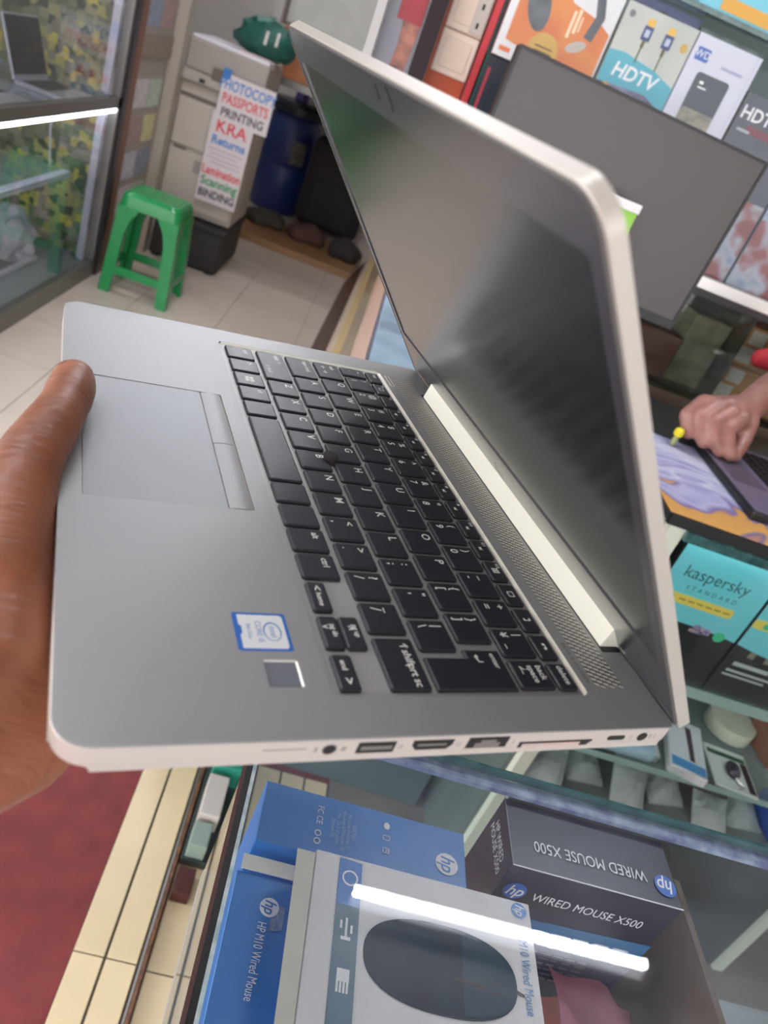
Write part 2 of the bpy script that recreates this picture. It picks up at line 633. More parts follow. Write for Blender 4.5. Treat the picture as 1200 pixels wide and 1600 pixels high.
    bm.faces.new(lo[::-1]); bm.faces.new(hi)
    mmob('hinge_cover', bm, mat('lit_hinge_metal', (240, 240, 226), 0.35, 0.1), L)  # light reflected by the hinge bar is put into its pale colour
    bm = bmesh.new()
    prism(bm, rrect(40.5, 270, 214.8, 225.2, 0.5, 2), -0.02, 0.03)
    mmob('hinge_slot', bm, M_black, L)
    # ---- power button
    bm = bmesh.new()
    prism(bm, rrect(21, 36, 194.8, 198.2, 0.6, 2), 0.0, 0.12)
    pb = mmob('power_button', bm, M_alu_edge, L)
    bm = bmesh.new()
    prism(bm, rrect(21.5, 35.5, 196.2, 196.8, 0.2, 2), 0.12, 0.16)
    mmob('button_gap', bm, M_black, pb)
    # ---- speaker grille: hundreds of small slits
    bm = bmesh.new()
    bd = bmesh.new()
    for r in range(6):
        nc = 100
        for c in range(nc):
            u = 23.5 + c * 2.66 + (r % 2) * 1.33
            v = 200.0 + r * 2.35
            if u > 288.5:
                continue
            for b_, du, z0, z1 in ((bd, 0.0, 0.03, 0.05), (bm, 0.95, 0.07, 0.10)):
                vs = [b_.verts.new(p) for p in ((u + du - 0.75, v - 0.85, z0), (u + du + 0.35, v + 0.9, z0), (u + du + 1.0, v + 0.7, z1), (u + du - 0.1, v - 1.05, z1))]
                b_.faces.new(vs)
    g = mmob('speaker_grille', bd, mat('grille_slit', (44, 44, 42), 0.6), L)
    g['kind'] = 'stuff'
    g = mmob('speaker_grille_lips', bm, mat('grille_lip_glint', (250, 247, 232), 0.4, 0.0), L)  # glints on the slit lips, painted as white patches
    g['kind'] = 'stuff'
    text('speaker_brand_lettering', 'BANG & OLUFSEN', 2.5 * mm, mat('dim_grey_print', (88, 86, 76), 0.5), L, T(276.0 * mm, 196.2 * mm, 0.05 * mm), space=1.1)
    text('model_lettering', 'ELITEBOOK', 3.0 * mm, mat('pale_grey_print', (150, 150, 156), 0.4), L, T(34.5 * mm, 73.4 * mm, 0.05 * mm), space=1.9)
    # ---- keys
    kcache = {}
    def key(u0, u1, v0, v1, legends=(), label=None):
        kw, kh = round(u1 - u0, 2), round(v1 - v0, 2)
        Mk = T((u0 + u1) / 2 * mm, (v0 + v1) / 2 * mm, 0)
        if (kw, kh) not in kcache:
            bm = key_shape(lambda i: rrect(-kw / 2 + i, kw / 2 - i, -kh / 2 + i, kh / 2 - i, max(0.25, 1.2 - i * 0.6), 3))
            k = mmob('key', bm, M_key, L, M=Mk)
            kcache[(kw, kh)] = k
        else:
            k = inst(kcache[(kw, kh)], 'key', L, Mk)
        legs(k, kw, kh, legends)
        return k
    def legs(k, kw, kh, legends):
        for (s, x, y, sz) in legends:
            if callable(s):
                s(k, x, y)
                continue
            text('legend', s, sz * 1.22 * mm, M_legend, k, T((-kw / 2 + x) * mm, (kh / 2 - y) * mm, 0.58 * mm), ax='LEFT', ay='CENTER', bold=0.00007)
    def icon(rects):
        def f(k, x, y):
            bm = bmesh.new()
            for x0, x1, y0, y1 in rects:
                box(bm, x0, x1, y0, y1, 0.57, 0.60)
            mmob('legend', bm, M_legend, k)
        return f
    H = 16.3
    rows = [88.5, 107.5, 126.0, 144.5, 162.6, 180.3]
    w16 = 16.4
    # number row
    v = rows[4]
    key(21.6, 32.8, v, v + H, [('`', 3.0, 11.5, 4.2), ('~', 3.0, 4.5, 4.2)])
    nums = list(zip('1234567890-', '!@#$%^&*()_'))
    for i, (a, b) in enumerate(nums):
        u = 35.0 + i * 18.78
        key(u, u + w16 - (0.4 if i == 10 else 0), v, v + H, [(a, 2.6, 11.2, 4.6), (b, 2.6, 4.6, 4.4)])
    key(240.8, 256.2, v, v + H, [('=', 2.6, 11.2, 4.6), ('+', 2.6, 4.6, 4.6)])
    key(258.3, 273.7, v, v + H, [('\u00a5', 2.2, 11.2, 4.2), ('|', 3.0, 4.6, 4.2), ('_', 9.0, 11.0, 4.2)])
    key(275.6, 290.4, v, v + H, [('back\nspace', 3.0, 5.6, 3.3), ('\u2190', 3.0, 12.4, 4.4)])
    # Q row
    v = rows[3]
    key(21.6, 42.3, v, v + H, [('tab', 3, 5, 3.3), ('\u2192', 10.0, 11, 4.0), ('\u2190', 4.0, 11, 4.0)])
    for i, s in enumerate('QWERTYUIOP'):
        u = 44.4 + i * 18.7
        key(u, u + w16, v, v + H, [(s, 2.8, 4.6, 4.8)])
    for i, (a, b) in enumerate((('[', '{'), (']', '}'))):
        u = 44.4 + (10 + i) * 18.7
        key(u, u + w16, v, v + H, [(a, 2.8, 11.0, 4.6), (b, 2.8, 4.8, 4.6)])
    # A row
    v = rows[2]
    key(21.6, 47.5, v, v + H, [('caps lock', 3, 4.5, 3.2)])
    for i, s in enumerate('ASDFGHJKL'):
        u = 49.2 + i * 18.7
        key(u, u + w16, v, v + H, [(s, 2.8, 4.6, 4.8)])
    for i, (a, b) in enumerate(((';', ':'), ("'", '"'), ('\\', '|'))):
        u = 49.2 + (9 + i) * 18.7
        key(u, u + w16, v, v + H, [(a, 2.8, 11.0, 4.8), (b, 2.8, 4.6, 4.8)])
    # enter: upper arm reaches further left
    va, vb = rows[2], rows[3] + H
    def ent(i):
        return [(274.9 + i, va + i), (290.8 - i, va + i), (290.8 - i, vb - i), (270.6 + i, vb - i), (270.6 + i, rows[3] + i), (274.9 + i, rows[3] + i)]
    k = mmob('key', key_shape(ent), M_key, L)
    text('legend', 'enter', 3.6 * mm, M_legend, k, T(272.6 * mm, 156.5 * mm, 0.58 * mm), ax='LEFT', bold=0.00004)
    text('legend', '\u21b5', 5.0 * mm, M_legend, k, T(272.9 * mm, 149.0 * mm, 0.58 * mm), ax='LEFT', bold=0.00004)
    # Z row
    v = rows[1]
    key(21.8, 57.6, v, v + H, [('shift \u2191', 3, 4.5, 3.2), ('fn lock', 18, 12, 3.0)])
    for i, s in enumerate('ZXCVBNM'):
        u = 59.7 + i * 18.67
        key(u, u + w16, v, v + H, [(s, 2.8, 4.6, 4.8)])
    for i, (a, b) in enumerate(((',', '<'), ('.', '>'), ('/', '?'))):
        u = 59.7 + (7 + i) * 18.67
        key(u, u + w16, v, v + H, [(a, 2.8, 11.0, 4.8), (b, 2.8, 4.8, 4.6)])
    key(246.4, 262.8, v, v + H, [('/', 2.8, 9.6, 5.2), ('_', 2.8, 4.0, 4.4)])
    key(265.4, 290.8, v, v + H, [('\u2191shift', 2.5, 4.6, 3.8), ('prt sc', 13.5, 4.6, 3.8)])
    # bottom row
    v = rows[0]
    win = icon([(-2.6, -0.2, 0.2, 2.4), (0.2, 2.8, 0.2, 2.6), (-2.6, -0.2, -2.4, -0.2), (0.2, 2.8, -2.6, -0.2)])
    for u0, u1, lg in ((21.9, 37.2, [('ctrl', 2.8, 4.6, 3.2)]), (39.2, 54.3, [('fn', 2.8, 4.6, 3.2)]), (56.2, 71.2, [(win, 0, 0, 0)]),
                       (73.0, 88.0, [('alt', 2.8, 4.6, 3.2)]), (89.8, 104.6, []), (106.8, 164.8, []), (166.8, 182.0, []), (184.0, 199.4, []),
                       (201.2, 216.2, [('alt', 2.6, 4.6, 3.4)]), (218.2, 233.4, [('ctrl', 2.6, 4.6, 3.4)])):
        key(u0, u1, v, v + H, lg)
    hh = 7.7
    key(235.6, 252.2, v, v + hh + 0.3, [('<', 2.4, 4.0, 4.4), ('home', 6.6, 4.0, 2.6)])
    key(254.8, 271.5, v, v + hh, [('v', 5.0, 5.4, 3.6), ('pg dn', 4.5, 2.6, 2.4)])
    key(254.8, 271.5, v + 8.3, v + H, [('^', 5.0, 5.0, 4.4), ('pg up', 4.5, 2.4, 2.4)])
    key(274.2, 290.8, v, v + hh + 0.3, [('end', 3.0, 4.0, 2.6), ('>', 11.0, 4.0, 4.4)])
    # function row
    v = rows[5]
    sq = icon([(-1.7, 1.7, 1.2, 1.6), (-1.7, 1.7, -1.6, -1.2), (-1.7, -1.3, -1.6, 1.6), (1.3, 1.7, -1.6, 1.6)])
    cal = icon([(-1.6 + i * 1.2, -0.7 + i * 1.2, -1.9 + j * 1.2, -1.0 + j * 1.2) for i in range(3) for j in range(3)])
    ph = icon([(-1.8, -0.6, -0.4, 0.8), (-1.4, 1.4, 0.5, 1.0), (0.6, 1.8, -0.4, 0.8)])
    ph2 = icon([(-0.6, 0.6, -1.8, -0.9), (0.4, 0.9, -1.6, 1.6), (-0.6, 0.6, 0.9, 1.8)])
    for i in range(17):
        u = 22.4 + i * 15.92
        if i == 0:
            lg = [('esc', 2.4, 3.2, 2.8)]
        elif i == 16:
            lg = [('delete', 1.6, 3.6, 3.2)]
        elif i <= 12:
            lg = [('f%d' % i, 2.0, 2.2, 2.0)]
            if i == 1:
                lg.append((sq, 0, 0, 0))
            elif i == 12:
                lg.append((cal, 0, 0, 0))
            elif i > 2:
                lg.append((icon([(-1.2, 0.4, -1.5, -0.2), (0.6, 0.9, -1.8, 0.2)]), 0, 0, 0))
        else:
            lg = [({13: sq, 14: ph2, 15: ph}[i], 0, 0, 0)]
        key(u, u + 13.7, v, v + 8.9, lg)
    # ---- pointing stick
    bm = bmesh.new()
    lathe(bm, [(4.3, -1.0), (4.3, 0.2), (3.4, 0.5), (3.2, 1.5), (3.9, 2.0), (3.9, 2.6), (3.2, 3.0), (0.8, 2.7)], 20)
    mmob('pointing_stick', bm, mat('dark_rubber', (40, 34, 34), 0.8, bump=0.5, bscale=2500), L, smooth=True, M=T(139.5 * mm, 124.9 * mm, 0))
    # ---- right-hand side ports (plane u = 310)
    def side(name, pts, m, d=0.25, parent=L):
        bm = bmesh.new()
        lo = [bm.verts.new((309.8, v_, w_)) for v_, w_ in pts]
        hi = [bm.verts.new((310.0 + d, v_, w_)) for v_, w_ in pts]
        for i in range(len(pts)):
            j = (i + 1) % len(pts)
            bm.faces.new((lo[i], lo[j], hi[j], hi[i]))
        bm.faces.new(hi)
        return mmob(name, bm, m, parent)
    M_port = mat('port_cavity', (26, 24, 24), 0.6)
    M_tongue = mat('port_metal', (150, 146, 142), 0.35, 0.6)
    M_mark = mat('port_symbol_grey', (150, 142, 138), 0.5)
    side('audio_port', ellipse(80.8, -4.9, 2.1, 2.0, 20), M_port)
    side('audio_ring', ellipse(80.8, -4.9, 2.5, 2.4, 20), M_tongue, 0.12)
    pu = side('usb_port', [(90.3, -7.2), (103.6, -7.2), (103.6, -2.2), (90.3, -2.2)], M_port)
    side('usb_tongue', [(91.5, -5.6), (102.6, -5.6), (102.6, -3.9), (91.5, -3.9)], M_tongue, 0.35, pu)
    ph_ = side('hdmi_port', [(111.8, -6.8), (123.6, -6.8), (125.4, -4.6), (125.4, -2.2), (110.0, -2.2), (110.0, -4.6)], M_port)
    side('hdmi_tongue', [(112, -4.8), (123, -4.8), (123, -3.8), (112, -3.8)], M_tongue, 0.35, ph_)
    rj = side('network_port', [(131.4, -7.0), (147.8, -7.0), (147.8, -1.8), (131.4, -1.8)], M_port)
    side('network_clip', [(134.5, -7.0), (144.8, -7.0), (144.8, -4.4), (142.8, -4.4), (142.8, -3.0), (136.5, -3.0), (136.5, -4.4), (134.5, -4.4)], M_tongue, 0.35, rj)
    side('network_flap', [(130.6, -9.0), (148.6, -9.0), (148.6, -7.1), (130.6, -7.1)], mat('port_flap', (205, 198, 190), 0.4, 0.4), 0.3, rj)
    dk = side('dock_port', [(153.6, -8.0), (184.6, -8.0), (186.4, -5.6), (186.4, -5.2), (153.6, -5.2)], M_port)
    side('dock_connector', [(155, -7.8), (181, -7.8), (181, -5.9), (155, -5.9)], mat('dock_pink_metal', (205, 184, 178), 0.4, 0.3), 0.4, dk)
    side('usb_c_port', rrect(193.6, 202.0, -6.0, -3.7, 1.1, 4), M_port)
    side('power_port', ellipse(210.9, -4.9, 2.3, 2.2, 20), M_port)
    side('card_slot', [(59, -4.6), (73, -4.6), (73, -3.9), (59, -3.9)], M_mark, 0.1)
    for a, b in ((75.6, 76.8), (84.8, 86.6), (105.2, 105.6), (106.2, 106.6), (127.2, 127.6), (128.4, 128.8), (150.4, 150.8), (205.0, 205.4), (214.6, 215.4), (217.2, 217.6)):
        side('port_symbol', [(a, -6.0), (b, -6.0), (b, -3.8), (a, -3.8)], M_mark, 0.08)
    # ---- lid
    ang = math.radians(49.75)
    ML = Matrix(((1, 0, 0, 0), (0, -math.cos(ang), -math.sin(ang), 229.5 * mm), (0, math.sin(ang), -math.cos(ang), -3 * mm), (0, 0, 0, 1)))
    # local lid frame: x = u, y = up the lid, z = towards the viewer (inner face)
    outl = rrect(0, 310, 0, 224, (4, 4, 11, 11), 12)
    bm = bmesh.new()
    prism(bm, outl, -4.8, 0.0)
    back = [e for e in bm.edges if all(abs(v.co.z + 4.8) < 1e-4 for v in e.verts)]
    bmesh.ops.bevel(bm, geom=back, offset=1.8, segments=3, affect='EDGES', profile=0.5)
    front = [e for e in bm.edges if all(abs(v.co.z) < 1e-4 for v in e.verts)]
    bmesh.ops.bevel(bm, geom=front, offset=0.4, segments=1, affect='EDGES', profile=0.5)
    lid = mmob('lid_shell', bm, mat('lid_silver', (188, 184, 177), 0.4, 0.3), L, smooth=True, M=ML)
    bm = plate_holes(rrect(1.6, 308.4, 4, 222.4, (3, 3, 9.5, 9.5), 8), [rrect(8, 302, 39, 207, 0.5, 2)], 0.0, 0.75)
    bz = mmob('bezel', bm, M_bezel, L, M=ML)
    bm = plate_holes(rrect(0.7, 309.3, 3.0, 223.3, (3.4, 3.4, 10.4, 10.4), 8), [rrect(1.5, 308.5, 3.9, 222.5, (3, 3, 9.6, 9.6), 8)], 0.0, 0.95)
    mmob('rubber_gasket', bm, mat('gasket_grey', (86, 84, 82), 0.5), bz)
    bm = bmesh.new()
    prism(bm, rrect(8, 302, 39, 207, 0.5, 2), 0.0, 0.12)
    mmob('display', bm, M_screen, L, M=ML)
    # privacy shutter marks over the webcam
    bm = bmesh.new()
    for (x0, y0, x1, y1) in ((150.3, 219.5, 152.2, 213.5),):
        box(bm, x0, x1, y1, y0, 0.75, 0.8)
    for k in range(6):
        a0 = -0.9 + 0.36 * k
        x = 163.5 + 3.2 * math.cos(a0)
        y = 216.5 + 4.6 * math.sin(a0)
        box(bm, x - 0.9, x + 0.9, y - 1.1, y + 1.1, 0.75, 0.8)
    mmob('webcam_shutter', bm, M_black, bz)
    # maker's mark: four slanted strokes
    bm = bmesh.new()
    M_sl = Matrix(((1, 0.34, 0, 0), (0, 1, 0, 0), (0, 0, 1, 0), (0, 0, 0, 1)))
    for x0, y0, y1 in ((-4.6, -2.6, 5.2), (-1.9, -2.6, 2.6), (0.8, -2.6, 2.6), (3.5, -5.2, 2.6)):
        box(bm, x0, x0 + 1.1, y0, y1, 0.75, 0.82, M_sl)
    bmesh.ops.translate(bm, vec=(151, 22.5, 0), verts=bm.verts)
    mmob('logo', bm, mat('grey_logo', (150, 146, 136), 0.3, 0.6), bz)
    return L

# ================================================================== FLESH (one continuous surface from tapering chains)
def flesh_mesh(chains, voxel, smooth=6):
    bm = bmesh.new()
    for ch in chains:
        ch = [(Vector(p), r) for p, r in ch]
        for p, r in ch:
            bmesh.ops.create_icosphere(bm, subdivisions=2, radius=r, matrix=Matrix.Translation(p))
        for (p, r), (q, s) in zip(ch, ch[1:]):
            cyl(bm, p, q, r, s, 14)
    me = bpy.data.meshes.new('flesh')
    bm.to_mesh(me)
    bm.free()
    o = bpy.data.objects.new('flesh', me)
    COL.objects.link(o)
    r = o.modifiers.new('r', 'REMESH')
    r.mode = 'VOXEL'
    r.voxel_size = voxel
    s = o.modifiers.new('s', 'SMOOTH')
    s.factor = 0.5
    s.iterations = smooth
    dg = bpy.context.evaluated_depsgraph_get()
    dg.update()
    out = bpy.data.meshes.new_from_object(o.evaluated_get(dg))
    bpy.data.objects.remove(o, do_unlink=True)
    for p in out.polygons:
        p.use_smooth = True
    return out

def skin_mat(name, rgb, rgb2, crease_scale, strength=0.6):
    if name in MATS:
        return MATS[name]
    m = bpy.data.materials.new(name)
    m.use_nodes = True
    nt = m.node_tree
    b = nt.nodes['Principled BSDF']
    b.inputs['Roughness'].default_value = 0.42
    b.inputs['Subsurface Weight'].default_value = 0.12
    b.inputs['Subsurface Radius'].default_value = (0.006, 0.002, 0.001)
    tc = nt.nodes.new('ShaderNodeTexCoord')
    n = nt.nodes.new('ShaderNodeTexNoise')
    n.inputs['Scale'].default_value = 28
    n.inputs['Detail'].default_value = 5
    nt.links.new(tc.outputs['Object'], n.inputs['Vector'])
    r = nt.nodes.new('ShaderNodeValToRGB')
    r.color_ramp.elements[0].position = 0.3
    r.color_ramp.elements[1].position = 0.7
    r.color_ramp.elements[0].color = (*lin(rgb2), 1)
    r.color_ramp.elements[1].color = (*lin(rgb), 1)
    nt.links.new(n.outputs['Fac'], r.inputs[0])
    nt.links.new(r.outputs[0], b.inputs['Base Color'])
    mp = nt.nodes.new('ShaderNodeMapping')
    mp.inputs['Scale'].default_value = crease_scale
    nt.links.new(tc.outputs['Object'], mp.inputs['Vector'])
    n2 = nt.nodes.new('ShaderNodeTexNoise')
    n2.inputs['Scale'].default_value = 1.0
    n2.inputs['Detail'].default_value = 4
    n2.inputs['Distortion'].default_value = 1.2
    nt.links.new(mp.outputs[0], n2.inputs['Vector'])
    bp = nt.nodes.new('ShaderNodeBump')
    bp.inputs['Strength'].default_value = strength
    bp.inputs['Distance'].default_value = 0.004
    nt.links.new(n2.outputs['Fac'], bp.inputs['Height'])
    nt.links.new(bp.outputs['Normal'], b.inputs['Normal'])
    MATS[name] = m
    return m

def mesh_ob(name, me, m, parent):
    me.name = name
    me.materials.clear()
    me.materials.append(m)
    o = bpy.data.objects.new(name, me)
    COL.objects.link(o)
    o.parent = parent
    return o

def holding_hand():
    H = thing('person', 'bare left hand and forearm gripping the front edge of the silver laptop', 'person', M=M_LAP)
    def c(*pts):
        return [((u * mm, v * mm, w_ * mm), r * mm) for u, v, w_, r in pts]
    chains = [
        # thumb lying over the front edge
        c((113, 4.5, 8.8, 9.2), (124, 3.5, 9.8, 10.3), (134, 2.0, 10.4, 10.8), (141, 0.8, 10.0, 10.2), (156, -3, 10, 11.0), (176, -10, 6, 12.5), (200, -16, -3, 16), (230, -18, -14, 19)),
        # thenar, wrist, forearm towards the photographer
        c((200, -14, -14, 17), (235, -16, -20, 20), (262, -18, -26, 23), (282, -36, -30, 27), (292, -90, -38, 32), (304, -160, -46, 36), (322, -260, -60, 40)),
        c((220, 8, -36, 20), (255, 2, -38, 21), (274, -8, -36, 22), (287, -40, -36, 27), (297, -100, -42, 32)),
        # palm under the base
        c((205, 4, -34, 16), (182, 28, -31, 14.5), (168, 46, -30, 13)),
        c((222, 8, -36, 18), (204, 34, -32, 15.5), (190, 56, -30, 13)),
        c((240, 8, -37, 19), (226, 38, -32, 15.5), (214, 60, -30, 13)),
        c((255, 6, -38, 20), (246, 36, -32, 15.0), (236, 56, -29, 12)),
        # four fingers flat under the laptop, slightly curled
        c((164, 48, -28, 9.8), (150, 76, -26.5, 9.0), (140, 98, -25, 8.2), (134, 114, -23.4, 7.4)),
        c((188, 58, -28, 10.0), (178, 92, -26.5, 9.2), (171, 118, -25, 8.4), (166, 138, -23.6, 7.6)),
        c((212, 62, -28, 9.8), (206, 94, -26.5, 9.0), (202, 118, -25, 8.2), (199, 136, -23.4, 7.4)),
        c((236, 56, -27, 8.8), (235, 78, -26, 8.0), (234, 96, -24.5, 7.4), (233, 110, -23, 6.8)),
    ]
    me = flesh_mesh(chains, 0.0022, 8)
    mesh_ob('hand', me, skin_mat('brown_skin', (168, 108, 80), (130, 78, 56), (170, 34, 34), 0.32), H)
    # thumbnail on the outer side of the thumb tip
    bm = bmesh.new()
    bmesh.ops.create_uvsphere(bm, u_segments=16, v_segments=8, radius=1.0)
    bmesh.ops.scale(bm, vec=(6.0, 1.6, 4.4), verts=bm.verts)
    S3(bm)
    Mn = Matrix.Translation((113.5 * mm, -1.8 * mm, 13.4 * mm)) @ Matrix.Rotation(math.radians(-38), 4, 'X') @ Matrix.Rotation(math.radians(-20), 4, 'Z')
    ob('thumbnail', bm, mat('fingernail', (140, 92, 72), 0.35), H, smooth=True, M=Mn)
    return H

def seated_person():
    P = thing('person', 'person in a red shirt pressing keys of the laptop on the patterned desk mat', 'person', (1.62, 1.62, 0.0))
    o = Vector((1.62, 1.62, 0.0))
    def c(*pts):
        return [((x - o.x, y - o.y, z - o.z), r) for x, y, z, r in pts]
    chains = [
        # forearm to wrist and back of the hand
        c((1.42, 1.66, 1.19, 0.045), (1.12, 1.64, 1.18, 0.045), (0.982, 1.60, 1.162, 0.042), (0.885, 1.50, 1.122, 0.036), (0.80, 1.395, 1.094, 0.030)),
        c((0.80, 1.395, 1.092, 0.030), (0.745, 1.362, 1.086, 0.026)),
        c((0.79, 1.385, 1.087, 0.029), (0.715, 1.362, 1.080, 0.022)),
        # fingers bent down onto the keys
        c((0.707, 1.372, 1.080, 0.0180), (0.677, 1.345, 1.054, 0.0150), (0.683, 1.335, 1.040, 0.0135), (0.690, 1.328, 1.028, 0.0120)),
        c((0.724, 1.357, 1.086, 0.0185), (0.691, 1.330, 1.063, 0.0158), (0.700, 1.316, 1.042, 0.0138), (0.715, 1.308, 1.027, 0.0122)),
        c((0.746, 1.342, 1.087, 0.0185), (0.714, 1.318, 1.064, 0.0158), (0.726, 1.302, 1.042, 0.0138), (0.743, 1.293, 1.027, 0.0122)),
        c((0.772, 1.345, 1.082, 0.0200), (0.743, 1.316, 1.064, 0.0156), (0.752, 1.297, 1.044, 0.0136), (0.762, 1.288, 1.028, 0.0118)),
        # thumb
        c((0.802, 1.374, 1.076, 0.0240), (0.797, 1.346, 1.058, 0.0185), (0.784, 1.314, 1.040, 0.0150), (0.776, 1.296, 1.029, 0.0122)),
        # upper arm, shoulder, neck and head out of frame
        c((1.42, 1.66, 1.19, 0.045), (1.50, 1.76, 1.26, 0.05), (1.58, 1.80, 1.40, 0.06)),
        c((1.62, 1.84, 1.45, 0.06), (1.62, 1.83, 1.56, 0.058)),
        c((1.62, 1.80, 1.66, 0.088), (1.62, 1.81, 1.72, 0.098)),
        c((1.60, 1.735, 1.63, 0.045), (1.60, 1.72, 1.60, 0.03)),
    ]
    me = flesh_mesh(chains, 0.0036, 4)
    mesh_ob('body', me, skin_mat('rosy_brown_skin', (168, 122, 112), (138, 92, 82), (60, 60, 60), 0.25), P)
    M_shirt = mat('red_shirt_cloth', (176, 40, 52), 0.8, noise=0.2, nscale=20, bump=0.2, bscale=300)
    ch = [c((0.902, 1.640, 1.150, 0.024), (0.96, 1.638, 1.168, 0.036), (1.04, 1.63, 1.178, 0.046)),
          c((0.955, 1.585, 1.162, 0.046), (1.02, 1.615, 1.172, 0.054), (1.18, 1.628, 1.185, 0.056), (1.36, 1.65, 1.195, 0.062), (1.43, 1.70, 1.21, 0.068),
             (1.50, 1.77, 1.26, 0.075), (1.57, 1.83, 1.40, 0.085)),
          c((1.66, 1.86, 0.50, 0.17), (1.66, 1.86, 0.9, 0.17), (1.64, 1.86, 1.2, 0.17), (1.64, 1.86, 1.36, 0.13)),
          c((1.50, 1.84, 1.40, 0.09), (1.80, 1.86, 1.40, 0.09)),
          c((1.80, 1.86, 1.40, 0.085), (1.90, 1.80, 1.2, 0.07), (1.86, 1.66, 1.10, 0.06)),
          # loose front panel hanging towards the counter
          c((1.03, 1.645, 0.93, 0.030), (1.25, 1.645, 0.95, 0.034), (1.44, 1.68, 1.0, 0.06), (1.6, 1.8, 1.0, 0.12)),
          c((1.46, 1.68, 0.96, 0.05), (1.5, 1.74, 1.0, 0.09), (1.6, 1.8, 1.0, 0.14))]
    mesh_ob('shirt', flesh_mesh(ch, 0.012, 6), M_shirt, P)
    bm = bmesh.new()
    bmesh.ops.create_uvsphere(bm, u_segments=20, v_segments=12, radius=1.0)
    bmesh.ops.scale(bm, vec=(0.103, 0.108, 0.085), verts=bm.verts)
    ob('hair', bm, mat('black_hair', (22, 18, 17), 0.8, bump=0.6, bscale=200), P, smooth=True, M=T(1.62 - o.x, 1.825 - o.y, 1.755))
    for s in (-1, 1):
        bm = bmesh.new()
        bmesh.ops.create_uvsphere(bm, u_segments=10, v_segments=6, radius=0.011)
        ob('eye', bm, mat('eye_white', (60, 50, 46), 0.2), P, smooth=True, M=T(1.62 - o.x + s * 0.032, 1.718 - o.y, 1.685))
    return P

# ================================================================== NEAR SHOWCASE (glass-topped)
def hp_logo(parent, M, r, disc, letter, name='logo'):
    d = flat(name, ellipse(0, 0, r, r, 28), disc, parent, M, 0.0004)
    text('logo_lettering', 'hp', r * 1.75, letter, d, T(0, r * 0.02, 0.0006), shear=0.25, bold=r * 0.02, sx=0.85)
    return d

